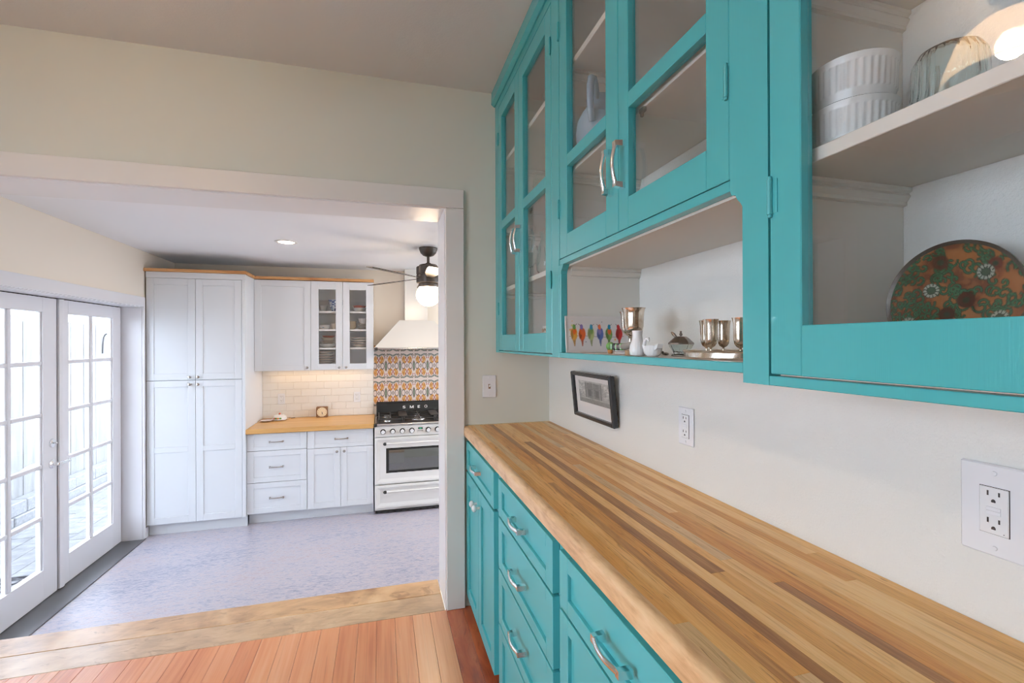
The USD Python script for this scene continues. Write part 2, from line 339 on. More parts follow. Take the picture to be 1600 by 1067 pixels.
obj('casing', box(OPR+0.006, 0.397, 2.325, 2.3445, 0.001, OPT+0.0055, 0.002), 'trim_white', tr)
obj('casing', box(OPL-0.006, OPL-0.097, 2.325, 2.3445, 0.001, OPT+0.0055, 0.002), 'trim_white', tr)
obj('head_casing', box(OPL-0.097, 0.397, 2.325, 2.3445, OPT+0.006, 2.098, 0.002), 'trim_white', tr)
# window in the unseen left wall
wn = thing('window_1', (XL-0.06, (WY0+WY1)/2, WZ0), 'large white dining room window with two sashes, out of frame', 'window', kind='structure')
for y0, y1 in ((WY0, (WY0+WY1)/2), ((WY0+WY1)/2, WY1)):
    obj('sash', join(box(XL-0.08, XL-0.04, y0, y0+0.05, WZ0, WZ1), box(XL-0.08, XL-0.04, y1-0.05, y1, WZ0, WZ1), box(XL-0.08, XL-0.04, y0+0.05, y1-0.05, WZ0, WZ0+0.05), box(XL-0.08, XL-0.04, y0+0.05, y1-0.05, WZ1-0.05, WZ1)), 'jamb_white', wn)
    obj('pane', box(XL-0.062, XL-0.058, y0+0.05, y1-0.05, WZ0+0.05, WZ1-0.05), 'door_glass', wn)
# kitchen shell
struct('floor_001', box(XKL-0.2, XKR, YK+0.0005, YB, ZK-0.06, ZK), 'marmoleum', 'blue-grey marbled linoleum floor of the kitchen', 'floor')
struct('ceiling_001', box(XKL-0.25, XKR+0.12, YK+0.0005, YB+0.12, ZKC, ZKC+0.12), 'kitchen_ceiling', 'smooth white ceiling of the kitchen', 'ceiling')
DY0, DY1, DZ1 = 3.16, 4.815, 1.652
struct('wall_left_001', join(box(XKL-0.22, XKL, YK+0.001, DY0-0.02, ZK-0.06, ZKC), box(XKL-0.22, XKL, DY1+0.012, YB, ZK-0.06, ZKC), box(XKL-0.22, XKL, DY0-0.02, DY1+0.012, DZ1+0.012, ZKC)),
       'kitchen_wall', 'cream kitchen wall around and above the glazed french doors', 'wall')
wb = struct('wall_back_001', box(XKL-0.22, XKR+0.12, YB, YB+0.12, ZK-0.06, ZKC), 'kitchen_wall', 'cream kitchen end wall with tiled splashback', 'wall')
KY0, KY1, KZ0, KZ1 = 3.0, 5.0, 0.55, 1.90
struct('wall_right_001', join(box(XKR, XKR+0.12, YK+0.001, KY0, ZK-0.06, ZKC), box(XKR, XKR+0.12, KY1, YB, ZK-0.06, ZKC), box(XKR, XKR+0.12, KY0, KY1, ZK-0.06, KZ0), box(XKR, XKR+0.12, KY0, KY1, KZ1, ZKC)), 'kitchen_wall', 'cream kitchen side wall with a window, out of frame on the right', 'wall')
wk = thing('window_2', (XKR+0.06, 4.0, KZ0), 'white two-sash kitchen window, out of frame on the right', 'window', kind='structure')
for y0, y1 in ((KY0, 4.0), (4.0, KY1)):
    obj('sash', join(box(XKR+0.04, XKR+0.08, y0, y0+0.05, KZ0, KZ1), box(XKR+0.04, XKR+0.08, y1-0.05, y1, KZ0, KZ1), box(XKR+0.04, XKR+0.08, y0+0.05, y1-0.05, KZ0, KZ0+0.05), box(XKR+0.04, XKR+0.08, y0+0.05, y1-0.05, KZ1-0.05, KZ1)), 'jamb_white', wk)
    obj('pane', box(XKR+0.058, XKR+0.062, y0+0.05, y1-0.05, KZ0+0.05, KZ1-0.05), 'door_glass', wk)
# subway tiles and grout
obj('grout', box(-1.226, -0.095, YB-0.006, YB-0.0003, 0.528, 1.062), 'grout', wb)
z = 0.529; row = 0
while z < 1.058:
    z1 = min(z+0.0745, 1.0615); x = -1.2255-(0.076 if row % 2 else 0.0)
    while x < -0.097:
        a, b = max(x, -1.2255), min(x+0.1505, -0.0965)
        if b-a > 0.012: obj('tile', box(a, b, YB-0.0085+RNG.uniform(-0.0004, 0.0004), YB-0.0005, z, z1-0.0018, 0.0015), 'subway_glaze', wb)
        x += 0.1525
    z += 0.0763; row += 1
# patterned tiles
def tile_colours(u, v):
    """u in [-1, 1] across, v in [0, 1] from the pale band to the diamond row; mirror-symmetric scrollwork."""
    a = np.abs(u); col = np.tile(np.array(lin(226, 208, 198)), (len(u), 1))
    ink, green, gold, red = lin(78, 66, 62), lin(104, 116, 104), lin(214, 154, 84), lin(160, 36, 40)
    col = mixc(col, soft(np.hypot(a/1.0, (v-0.02)*5)-0.62, 0.1)*0.0, gold)
    # gold lobes
    p, q = (a-0.46), (v-0.5); c, s = math.cos(0.5), math.sin(0.5)
    e = (np.abs(a-0.47-(v-0.5)*0.25)/0.30)**1.4+(np.abs(v-0.50)/0.30)**1.4
    col = mixc(col, soft(e-0.82, 0.16), gold); col = mixc(col, soft(np.abs(a-0.47-(v-0.5)*0.5)-0.018, 0.03)*(np.abs(v-0.5) < 0.2)*0.8, lin(228, 206, 190)); col = mixc(col, soft(np.abs(e-1.02)-0.05, 0.08)*0.55, ink)
    e2 = np.hypot((a-0.30)/0.17, (v-0.72)/0.10); col = mixc(col, soft(e2-1, 0.15), gold)
    col = mixc(col, soft(np.hypot((a-0.5)/0.07, (v-0.45)/0.12)-1, 0.3)*0.7, lin(170, 104, 40))
    # red crossing stems
    d = np.abs(a-np.abs(v-0.58)*1.15); col = mixc(col, soft(d-0.045, 0.05)*((v > 0.36) & (v < 0.76)), red)
    col = mixc(col, soft(np.hypot((a-0.14)/0.04, (v-0.36)/0.07)-1, 0.3), ink)
    col = mixc(col, soft(np.hypot((a-0.86)/0.05, (v-0.40)/0.06)-1, 0.3), red)
    # green scrolls under the pale band
    w = 0.17+0.05*np.cos(a*5.2+0.4); col = mixc(col, soft(np.abs(v-w)-0.034, 0.035)*(a < 0.95)*(a > 0.03), green)
    col = mixc(col, soft(np.abs(v-w-0.06)-0.014, 0.03)*(a < 0.92), ink)
    r = np.hypot(a-0.80, (v-0.20)*1.0); col = mixc(col, soft(np.abs(r-0.10)-0.022, 0.03), ink); col = mixc(col, soft(r-0.05, 0.05), lin(220, 196, 170))
    col = mixc(col, soft(np.hypot((a-0.12)/0.10, (v-0.25)/0.05)-1, 0.3)*0.8, green)
    # pointed bars on the tile joints
    hw = np.where(v > 0.74, 0.15, np.clip((v-0.58)/0.16, 0, 1)*0.15); b = 1-a
    col = mixc(col, soft(b-hw, 0.04)*(v > 0.58), ink); col = mixc(col, soft(b-hw+0.085, 0.04)*(v > 0.66), lin(128, 150, 118)); col = mixc(col, soft(b-hw+0.07, 0.05)*((v > 0.62) & (v < 0.76)), lin(150, 104, 80))
    d = np.abs(np.hypot((a-0.52)/0.24, (v-1.0)/0.22)-1); col = mixc(col, soft(d-0.13, 0.14)*(v > 0.72), ink)
    col = mixc(col, soft(np.abs(a+(1-v)*1.3-0.17)-0.04, 0.05), lin(110, 90, 80)); col = mixc(col, soft(a+(1-v)*1.3-0.06, 0.05), lin(150, 150, 140))
    return col
TW = 0.1555; NT = 40
for j in range(5):
    for i in range(6):
        x0 = -0.0905+i*TW-0.025; z1 = 1.272-(j)*0.1535+0.102
        xa, xb, za, zb = max(x0, -0.0935), x0+TW-0.0009, z1-0.1535+0.0009, min(z1, 1.30)
        if i*TW > 0.75: continue
        fn = lambda u, v: np.stack([xa+(xb-xa)*u, np.full_like(u, YB-0.009), za+(zb-za)*v], 1)
        face, U, V = grid(NT, NT, fn)
        gx = ((xa+(xb-xa)*U)-x0)/TW*2-1; gz = (z1-(za+(zb-za)*V))/0.1535
        col = tile_colours(gx, np.clip(gz if j % 2 else 1-gz, 0, 1))
        back = box(xa, xb, YB-0.0089, YB-0.0004, za, zb, 0.0004)
        allc = np.vstack([col, np.tile(np.array(lin(226, 208, 198)), (len(back.vertices), 1))])
        obj('patterned_tile', join(face, back), 'tile_print', wb, col=allc)
# kitchen baseboard beside the pantry
struct('baseboard_left', box(XKL+0.0005, XKL+0.014, 4.842, 4.905, ZK+0.001, ZK+0.09, 0.002), 'door_white', 'short white baseboard between the french door casing and the pantry', 'baseboard')
XD = -2.18
tr2 = thing('trim_2', (XKL, DY1, ZK), 'white casing and deep jamb around the french doors', 'door casing', kind='structure')
obj('jamb', box(-2.245, XKL+0.001, DY1, DY1+0.012, ZK+0.001, DZ1), 'door_white', tr2)
obj('jamb', box(-2.245, XKL+0.001, DY0-0.02, DY0-0.001, ZK+0.001, DZ1), 'door_white', tr2)
obj('head_jamb', box(-2.245, XKL+0.001, DY0-0.02, DY1+0.012, DZ1, DZ1+0.0115), 'door_white', tr2)
obj('weatherstrip', join(box(XD-0.036, XD-0.012, DY1-0.0085, DY1-0.0002, ZK+0.012, DZ1-0.008), box(XD-0.036, XD-0.012, DY0+0.003, DY1-0.009, DZ1-0.0068, DZ1-0.0003), box(XD-0.036, XD-0.012, 3.9805, 3.9935, ZK+0.012, DZ1-0.008)), 'gap_dark', tr2)
obj('casing', box(XKL+0.0005, XKL+0.018, DY1+0.004, DY1+0.027, ZK+0.001, DZ1+0.005, 0.0015), 'door_white', tr2)
obj('casing', box(XKL+0.0005, XKL+0.018, DY0-0.09, DY0-0.006, ZK+0.001, DZ1+0.005, 0.0015), 'door_white', tr2)
obj('head_casing', box(XKL+0.0005, XKL+0.018, DY0-0.09, DY1+0.027, DZ1+0.0055, DZ1+0.088, 0.0015), 'door_white', tr2)
struct('sill', join(box(-2.245, XKL+0.012, DY0-0.018, DY1-0.0005, ZK+0.0005, ZK+0.006, 0.002), box(XKL+0.012, XKL+0.024, DY0-0.018, DY1+0.02, ZK+0.0005, ZK+0.008, 0.002)), 'sill_metal', 'dark metal sill under the french doors', 'door sill')
# french doors
def french(name, y0, y1, g0, g1, label, lever):
    d = thing(name, (XD, (y0+y1)/2, ZK), label, 'door', kind='structure')
    zb, zt = ZK+0.011, DZ1-0.007; gb, gt = -0.176, 1.548; t0, t1 = XD-0.042, XD
    ym = (g0+g1)/2
    parts = [box(t0, t1, y0, g0, zb, zt, 0.0015), box(t0, t1, g1, y1, zb, zt, 0.0015), box(t0, t1, g0, g1, zb, gb), box(t0, t1, g0, g1, gt, zt)]
    parts.append(box(t0+0.004, t1-0.004, ym-0.013, ym+0.013, gb, gt, 0.004))
    rows = [gb+(gt-gb)*i/5 for i in range(6)]
    for r in rows[1:-1]:
        parts += [box(t0+0.0045, t1-0.0045, g0, ym-0.013, r-0.013, r+0.013, 0.004), box(t0+0.0045, t1-0.0045, ym+0.013, g1, r-0.013, r+0.013, 0.004)]
    for a, b in ((g0, ym-0.013), (ym+0.013, g1)):            # glazing beads
        for i in range(5):
            lo = rows[i]+(0.013 if i else 0); hi = rows[i+1]-(0.013 if i < 4 else 0)
            for s0, s1 in ((a, a+0.011), (b-0.011, b)): parts.append(box(t0+0.009, t1-0.009, s0, s1, lo, hi, 0.003))
    obj('frame', join(*parts), 'door_white', d)
    for i in range(5):
        for a, b in ((g0+0.011, ym-0.013-0.011), (ym+0.024, g1-0.011)):
            lo = rows[i]+(0.013 if i else 0); hi = rows[i+1]-(0.013 if i < 4 else 0)
            obj('pane', box(XD-0.024, XD-0.019, a, b, lo, hi), 'door_glass', d)
    if lever:
        yc = y1-0.052
        for sx in (1, -1):
            xs = t1 if sx > 0 else t0
            h = to(lathe([(0, 0), (0.032, 0), (0.031, 0.006), (0.022, 0.012), (0.012, 0.014), (0.012, 0.045), (0, 0.047)], 28), (xs, yc, 0.512), (0, 1, 0), (0, 0, 1), (sx, 0, 0)) if sx > 0 else \
                to(lathe([(0, 0), (0.032, 0), (0.031, 0.006), (0.022, 0.012), (0.012, 0.014), (0.012, 0.045), (0, 0.047)], 28), (xs, yc, 0.512), (0, -1, 0), (0, 0, 1), (-1, 0, 0))
            dr = 1 if sx > 0 else -1
            lv = tube([(xs+sx*0.043, yc-0.008, 0.512), (xs+sx*0.05, yc+0.03*1, 0.514), (xs+sx*0.052, yc+0.07, 0.512), (xs+sx*0.05, yc+0.105, 0.508)] if sx > 0 else
                      [(xs-0.043, yc+0.008, 0.512), (xs-0.05, yc-0.04, 0.514), (xs-0.052, yc-0.08, 0.51), (xs-0.05, yc-0.115, 0.503)], [0.011, 0.010, 0.009, 0.007], 12)
            obj('lever_handle', join(h, lv), 'chrome', d, smooth=40)
            W = (sx, 0, 0); U = (0, 1, 0) if sx > 0 else (0, -1, 0)
            lk = to(lathe([(0, 0), (0.031, 0), (0.029, 0.008), (0.02, 0.012), (0.0, 0.013)], 28), (xs, yc, 0.655), U, (0, 0, 1), W)
            obj('deadbolt', join(lk, box(xs+sx*0.012, xs+sx*0.028, yc-0.004, yc+0.014, 0.649, 0.661, 0.003)), 'chrome', d, smooth=40)
    else:
        obj('astragal', prism([(XD+0.0005, y0-0.008), (XD+0.012, y0-0.008), (XD+0.019, y0+0.012), (XD+0.017, y0+0.034), (XD+0.0005, y0+0.048)], zb+0.006, zt, 'z'), 'door_white', d, smooth=40)
    return d
french('door_1', DY0+0.002, 3.980, 3.270, 3.842, 'white french door leaf with ten panes and the chrome lever handle', True)
french('door_2', 3.994, DY1-0.009, 4.108, 4.685, 'white ten-pane french door leaf without a handle, nearer the pantry', False)

# ------------------------------------------------------------------ outside
struct('ground_001', box(XKR+0.13, 14, -8, 16, ZP-0.3, ZP-0.061), 'soil', 'bare ground on the far side of the house, out of view', 'ground')
struct('ground', box(-14, -2.26, -8, 16, ZP-0.3, ZP-0.061), 'soil', 'bare ground under the patio outside the french doors', 'ground')
pt = thing('patio', (-3.2, 6, ZP-0.03), 'pale stone paver patio seen through the french doors', 'patio', kind='structure')
obj('bedding', box(-3.51, -2.26, 3.0, 11.4, ZP-0.06, ZP-0.02), 'soil', pt)
for r in range(7):
    y = 3.0-(0.16 if r % 2 else 0)
    xx = -2.262-r*0.177
    while y < 11.3:
        a = max(y, 3.0)
        if y+0.32 > 3.02: obj('paver', box(xx-0.172, xx, a, y+0.314, ZP-0.02, ZP+RNG.uniform(-0.002, 0.002), 0.004), 'paver', pt)
        y += 0.32
rw = thing('retaining_wall', (-3.58, 7, ZP), 'low grey block retaining wall along the foot of the fence', 'wall')
for c in range(2):
    y = 3.0-(0.2 if c else 0)
    while y < 11.3:
        obj('block', box(-3.665, -3.515-c*0.02+RNG.uniform(-.005, .005), max(y, 3.0), y+0.394, ZP-0.055+c*0.132, ZP+0.075+c*0.132, 0.008), 'wall_block', rw); y += 0.4
fe = thing('fence', (-3.69, 7, ZP+0.02), 'tall pale cedar board fence with rounded board tops outside the doors', 'fence')
y = 4.6
while y < 11.6:
    w = 0.250; dz = RNG.uniform(-0.01, 0.01)
    pts = [(y, ZP+0.02), (y+w, ZP+0.02), (y+w, 1.575+dz)]+[(y+w/2+w/2*0.86*math.cos(t), 1.585+dz+0.05*math.sin(t)) for t in np.linspace(0.1, math.pi-0.1, 9)]+[(y, 1.575+dz)]
    obj('board', prism(pts, -3.69+RNG.uniform(-.003, .003), -3.67, 'x'), 'fence_wood', fe); y += 0.262
obj('rail', box(-3.74, -3.696, 4.6, 11.6, 0.1, 0.19), 'fence_wood', fe); obj('rail', box(-3.74, -3.696, 4.6, 11.6, 1.2, 1.29), 'fence_wood', fe)
hk = thing('plant_hook', (-3.6, 7.6, 1.4), 'black iron scroll plant hook fixed on the fence, seen through the right door', 'hook')
obj('bracket', tube([(-3.662, 7.62, 1.20), (-3.66, 7.62, 1.32), (-3.65, 7.62, 1.42), (-3.62, 7.60, 1.46), (-3.56, 7.56, 1.47), (-3.50, 7.52, 1.51)], 0.008, 8), 'iron_black', hk, smooth=True)
mt = thing('doormat', (-2.8, 3.96, ZP), 'black openwork iron scroll mat lying on the patio', 'mat')
rings = []
for i in range(9):
    for j in range(5):
        c = np.array((-3.02+j*0.11, 3.52+i*0.11, ZP+0.012)); rings.append(tube([c+0.048*np.array((math.cos(t), math.sin(t), 0)) for t in np.linspace(0, 2*math.pi, 13)], 0.006, 6))
obj('scrollwork', join(*rings), 'iron_black', mt)
obj('rim', join(box(-3.09, -3.075, 3.45, 4.48, ZP+0.003, ZP+0.02), box(-2.525, -2.51, 3.45, 4.48, ZP+0.003, ZP+0.02), box(-3.075, -2.525, 3.45, 3.465, ZP+0.003, ZP+0.02), box(-3.075, -2.525, 4.465, 4.48, ZP+0.003, ZP+0.02)), 'iron_black', mt)

# ------------------------------------------------------------------ butcher block counter of the dining room
CX0, CX1, CZ0, CZ1 = 0.393, XW-0.001, 0.864, 0.914
CY0, CY1 = -0.75, 2.322
ct = thing('countertop', (0.62, 0.8, CZ0), 'long butcher block countertop of mixed maple strips on the teal base cabinets', 'countertop')
obj('front_edge', prism([(CX0, CZ0+0.004), (CX0+0.004, CZ0), (CX0+0.021, CZ0), (CX0+0.021, CZ1)]+[(CX0+0.016-0.016*math.sin(t), CZ1-0.016+0.016*math.cos(t)) for t in np.linspace(0, math.pi/2, 7)], CY0, 2.322, 'y'), 'block_edge', ct, smooth=35)
xs = [CX0+0.0213]; wi = [0.026, 0.030, 0.020, 0.027, 0.022, 0.026, 0.030, 0.020, 0.028, 0.022, 0.026, 0.028, 0.020, 0.026, 0.024, 0.028, 0.022]
for w in wi: xs.append(xs[-1]+w)
sc = (CX1-xs[0])/(xs[-1]-xs[0]); xs = [xs[0]+(v-xs[0])*sc for v in xs]
seq = [[0, 1, 3, 0], [4, 0, 4, 1], [1, 6, 3, 7], [3, 1, 1, 4], [2, 4, 2, 0], [0, 5, 1, 5], [1, 2, 7, 2], [5, 0, 4, 0], [6, 4, 5, 1], [5, 3, 0, 7], [4, 5, 3, 0], [1, 0, 6, 1], [0, 4, 5, 7], [7, 5, 0, 4], [0, 3, 5, 1], [4, 5, 7, 0], [6, 0, 1, 5]]
rs = np.random.default_rng(11)
for i in range(len(xs)-1):
    y = CY1; k = 0
    while y > CY0+0.001:
        L = rs.uniform(0.7, 1.7) if k else rs.uniform(0.3, 1.2)
        y0 = max(CY0, y-L) if y-L > CY0+0.15 else CY0
        mi = seq[i][k % 4] if rs.random() < 0.75 else rs.integers(0, 8)
        obj('strip', box(xs[i]+0.0001, xs[i+1]-0.0001, y0+0.0001, y-0.0001, CZ0, CZ1-(0.0 if k % 2 else 0.00008), 0.0003), f'block_{mi}', ct)
        y = y0; k += 1
obj('end_strip', box(0.4145, CX1, 2.3222, 2.3435, CZ0, CZ1-0.0001, 0.0006), 'block_4', ct)
obj('end_strip', box(CX0+0.004, 0.4143, 2.3222, 2.3242, CZ0+0.001, CZ1-0.001, 0.0006), 'block_edge', ct)

# ------------------------------------------------------------------ fronts and pulls
def shaker(w, h, st=0.05, t=0.02, rec=0.009, rail=None, mid=()):
    rail = rail or st
    ms = [box(0, st, 0, h, 0, t, 0.0012), box(w-st, w, 0, h, 0, t, 0.0012), box(st, w-st, 0, rail, 0, t, 0.0012), box(st, w-st, h-rail, h, 0, t, 0.0012), box(st-0.002, w-st+0.002, rail-0.002, h-rail+0.002, 0.002, t-rec)]
    for a, b in mid: ms.append(box(st, w-st, a, b, 0.003, t, 0.0012))
    return join(*ms)
def bow_pull(L=0.1, out=0.03, n=13):
    """Square-footed bow pull along u, centred on the origin, standing out along w."""
    s = np.linspace(-1, 1, n)
    pts = np.stack([s*(L/2-0.004), np.zeros(n), out*(0.72+0.28*np.cos(s*math.pi/2))], 1)
    b = tube(pts, 0.0052-0.0008*(1-s**2), 12); b.apply_transform(np.diag([1, 1.25, 1, 1]))
    feet = [prism([(sg*L/2-0.0075, 0.0), (sg*L/2+0.0075, 0.0), (sg*(L/2-0.002)+0.006, out*0.86), (sg*(L/2-0.002)-0.006, out*0.86)], -0.0075, 0.0075, 'y') for sg in (-1, 1)]
    return join(b, *feet)
def knob(r=0.014, out=0.027):
    return lathe([(0.0, 0.0), (r*0.62, 0), (r*0.5, out*0.18), (r*0.42, out*0.45), (r*0.75, out*0.6), (r, out*0.75), (r*0.92, out*0.9), (r*0.5, out), (0, out*1.01)], 24)
def egg_knob():
    return join(lathe([(0, 0), (0.006, 0), (0.0055, 0.016), (0, 0.016)], 14), sphere((0, 0, 0.024), 0.0115, 3, (1.0, 1.35, 1.0)))
Uw, Vw, Ww = (0, -1, 0), (0, 0, 1), (-1, 0, 0)        # faces looking at the dining room
Uk, Vk, Wk = (1, 0, 0), (0, 0, 1), (0, -1, 0)         # faces looking at the kitchen

# ------------------------------------------------------------------ teal base cabinets
XF = 0.406                                             # plane of the fronts
def base_unit(name, y0, y1, label, rows, doors=None, f=None):
    """y0 < y1; rows: (z0, z1) of drawers; doors: (z0, z1) of a pair."""
    t = thing(name, ((XF+XW)/2, (y0+y1)/2, 0), label, 'cabinet')
    xb = XF+0.021
    obj('body', join(box(xb, xb+0.02, y0+0.0005, y1-0.0005, 0.06, CZ0-0.001), box(xb+0.02, XW-0.002, y0+0.0005, y0+0.018, 0.06, CZ0-0.001), box(xb+0.02, XW-0.002, y1-0.018, y1-0.0005, 0.06, CZ0-0.001), box(xb+0.02, XW-0.002, y0+0.018, y1-0.018, 0.06, 0.08)), 'teal_base', t)
    obj('toe_kick', box(xb+0.055, xb+0.07, y0+0.0005, y1-0.0005, 0.001, 0.0595), 'teal_base', t)
    g = 0.0; y0, y1 = f or (y0, y1)
    for a, b in rows:
        w = y1-y0-2*g
        d = obj('drawer', to(shaker(w, b-a, 0.05, rail=0.035), (XF+0.02, y1-g, a), Uw, Vw, Ww), 'teal_base', t)
        obj('handle', to(bow_pull(0.102, 0.031), (XF, (y0+y1)/2, (a+b)/2-0.0), Uw, Vw, Ww), 'chrome', d, smooth=40)
    if doors:
        a, b = doors; ym = (y0+y1)/2
        for q0, q1, ky in ((y0+g, ym-0.0015, ym-0.030), (ym+0.0015, y1-g, ym+0.030)):
            d = obj('door', to(shaker(q1-q0, b-a, 0.055), (XF+0.02, q1, a), Uw, Vw, Ww), 'teal_base', t)
            obj('knob', to(egg_knob(), (XF, ky, b-0.075), Uw, Vw, Ww), 'porcelain', d, smooth=True)
    return t
R4 = [(0.706, 0.838), (0.517, 0.698), (0.317, 0.509), (0.066, 0.309)]
base_unit('base_cabinet', 1.695, 2.333, 'teal base cabinet at the far end, one drawer over two doors with white egg knobs', [(0.697, 0.838)], (0.066, 0.686), (1.733, 2.330))
base_unit('drawer_cabinet', 1.071, 1.6945, 'teal drawer cabinet with four shaker drawers, second from the far wall', R4, None, (1.095, 1.657))
base_unit('drawer_cabinet', 0.451, 1.0705, 'teal drawer cabinet nearest the viewer, at the bottom edge of the photo', R4, None, (0.480, 1.047))
base_unit('drawer_cabinet', -0.745, 0.4505, 'wide teal drawer cabinet beside the viewer, out of frame', R4, None, (-0.72, 0.432))

# ------------------------------------------------------------------ teal glazed upper cabinets
XU = 0.565; XUB = XW-0.001; ZTOP = 2.548
def hinge(y, z, s=1):
    return join(tube([(XU-0.003, y, z-0.026), (XU-0.003, y, z+0.026)], 0.004, 8), tube([(XU-0.003, y, z-0.031), (XU-0.003, y, z-0.0265)], 0.003, 8), tube([(XU-0.003, y, z+0.0265), (XU-0.003, y, z+0.031)], 0.003, 8),
                box(XU-0.0012, XU-0.0002, y, y+s*0.012, z-0.025, z+0.025))
def glazed_door(t, y0, y1, p0, p1, z0, z1, bot, top, muntin, hy, pull, hinges):
    xb = XU+0.022
    d = obj('door', join(box(XU, xb, y0, p0, z0, z1, 0.0015), box(XU, xb, p1, y1, z0, z1, 0.0015), box(XU, xb, p0, p1, z0, bot, 0.001), box(XU, xb, p0, p1, top, z1, 0.001), box(XU, xb, p0, p1, muntin[0], muntin[1], 0.0012)), 'teal_paint', t)
    for a, b in ((bot, muntin[0]), (muntin[1], top)):
        obj('pane', box(XU+0.0130, XU+0.0155, p0+0.0002, p1-0.0002, a+0.0002, b-0.0002), 'pane_glass', d)
    for z in hinges: obj('hinge', hinge(hy, z, 1 if abs(hy-y0) < abs(hy-y1) else -1), 'teal_paint', d, smooth=40)
    if pull: obj('handle', to(bow_pull(0.102, 0.031), (XU, pull[0], pull[1]), (0, 0, 1), (0, 1, 0), Ww), 'chrome', d, smooth=40)
    return d
def cleat(y, sgn, z):
    """Moulded cleat along x on an end panel at y, below z."""
    pts = [(y, z), (y+sgn*0.014, z), (y+sgn*0.014, z-0.006), (y+sgn*0.009, z-0.009), (y+sgn*0.012, z-0.014), (y+sgn*0.006, z-0.022), (y+sgn*0.006, z-0.028), (y, z-0.03)]
    return prism(pts, XU+0.034, XUB, 'x')
def upper(name, ya, yb, label, zb, shelves, floor_z, ends=(True, True), lo=None):
    t = thing(name, (0.71, (ya+yb)/2, zb), label, 'cabinet')
    if ends[0]: obj('end_panel', box(XU+0.0225, XUB, ya, ya+0.018, lo or zb, ZC-0.002), 'inside_white', t)
    if ends[1]: obj('end_panel', box(XU+0.0225, XUB, yb-0.018, yb, zb, ZC-0.002), 'inside_white', t)
    obj('bottom', box(XU+0.0225, XUB, ya+0.0182, yb-0.0182, floor_z-0.018, floor_z), 'inside_white', t)
    obj('top', box(XU+0.0225, XUB, ya+0.0182, yb-0.0182, ZTOP-0.01, ZTOP+0.008), 'inside_white', t)
    for z in shelves: obj('shelf', box(0.597, XUB, ya+0.0184, yb-0.0184, z-0.02, z, 0.001), 'inside_white', t)
    obj('cleat', join(*[cleat(yb-0.0182, -1, z-0.0202) for z in shelves], *[cleat(ya+0.0182, 1, z-0.0202) for z in shelves]), 'inside_white', t)
    return t
def crown(t, y0, y1):
    obj('crown_moulding', prism([(XU+0.0, 2.541), (XU-0.006, 2.541), (XU-0.021, 2.553), (XU-0.019, 2.603), (XU-0.019, ZC-0.001), (XU+0.0, ZC-0.001)], y0, y1, 'y'), 'teal_paint', t)
FR = XU+0.022
# left unit
tl = upper('glazed_cabinet', 1.4522, 2.343, 'teal upper cabinet with two glass doors at the far end, against the beige wall', 1.282, (1.605, 1.912, 2.248), 1.300)
obj('face_frame', join(box(XU, FR, 2.277, 2.343, 1.281, ZC-0.002, 0.001), box(XU, FR, 1.452, 1.517, 1.281, ZC-0.002, 0.001), box(XU, FR, 1.517, 2.277, 2.506, ZC-0.002), box(XU, FR, 1.517, 2.277, 1.281, 1.2905, 0.001)), 'teal_paint', tl)
crown(tl, 1.452, 2.343)
glazed_door(tl, 1.918, 2.274, 1.981, 2.216, 1.293, 2.503, 1.368, 2.437, (1.886, 1.926), 2.2755, (1.948, 1.768), (1.50, 2.35))
glazed_door(tl, 1.520, 1.9155, 1.581, 1.858, 1.293, 2.503, 1.366, 2.437, (1.886, 1.926), 1.5215, (1.889, 1.768), (1.548, 2.356))
# middle unit with the open niche below
tm = upper('glazed_cabinet', 0.6605, 1.4515, 'teal upper cabinet with two glass doors above the open niche', 1.282, (1.905, 2.248), 1.606, lo=1.5875)
obj('face_frame', join(box(XU, FR, 1.4445, 1.4515, 1.606, ZC-0.002), box(XU, FR, 1.4335, 1.4515, 1.2985, 1.5565, 0.001), box(XU, FR, 0.6602, 1.4445, 2.506, ZC-0.002), box(XU, FR, 0.6602, 1.4445, 1.585, 1.6035, 0.001)), 'teal_paint', tm)
obj('bracket', prism([(1.4514, 1.5849), (1.412, 1.5849), (1.420, 1.575), (1.430, 1.566), (1.4334, 1.5567), (1.4514, 1.5567)], XU+0.0003, FR-0.0003, 'x'), 'teal_paint', tm)
obj('niche_end', box(XU+0.0225, XUB, 0.6340, 0.6400, 1.2978, 1.5798), 'inside_white', tm)
obj('niche_shelf', box(XU+0.0225, XUB, 0.6340, 1.4332, 1.281, 1.2975), 'box_white', tm)
obj('shelf_lip', box(XU, FR, 0.6325, 1.4515, 1.281, 1.298, 0.0012), 'teal_paint', tm)
obj('niche_ceiling', box(XU+0.0225, XUB, 0.6340, 1.4332, 1.580, 1.587), 'inside_white', tm)
obj('niche_cleat', cleat(1.4332, -1, 1.5798), 'inside_white', tm)
crown(tm, 0.6602, 1.4515)
glazed_door(tm, 1.0465, 1.4425, 1.112, 1.380, 1.6055, 2.503, 1.676, 2.437, (1.890, 1.927), 1.4440, (1.0775, 1.761), (1.770, 2.356))
glazed_door(tm, 0.6615, 1.0440, 0.720, 0.997, 1.6055, 2.503, 1.678, 2.437, (1.890, 1.927), 0.6652, (1.018, 1.761), (1.772, 2.356))
for c_, y_ in ((tl, 1.840), (tm, 0.978)): obj('latch', join(box(XU+0.0235, XU+0.034, y_-0.010, y_+0.010, 1.872, 1.8842, 0.002), box(XU+0.0235, XU+0.030, y_-0.004, y_+0.004, 1.862, 1.8718, 0.001)), 'pewter', c_)
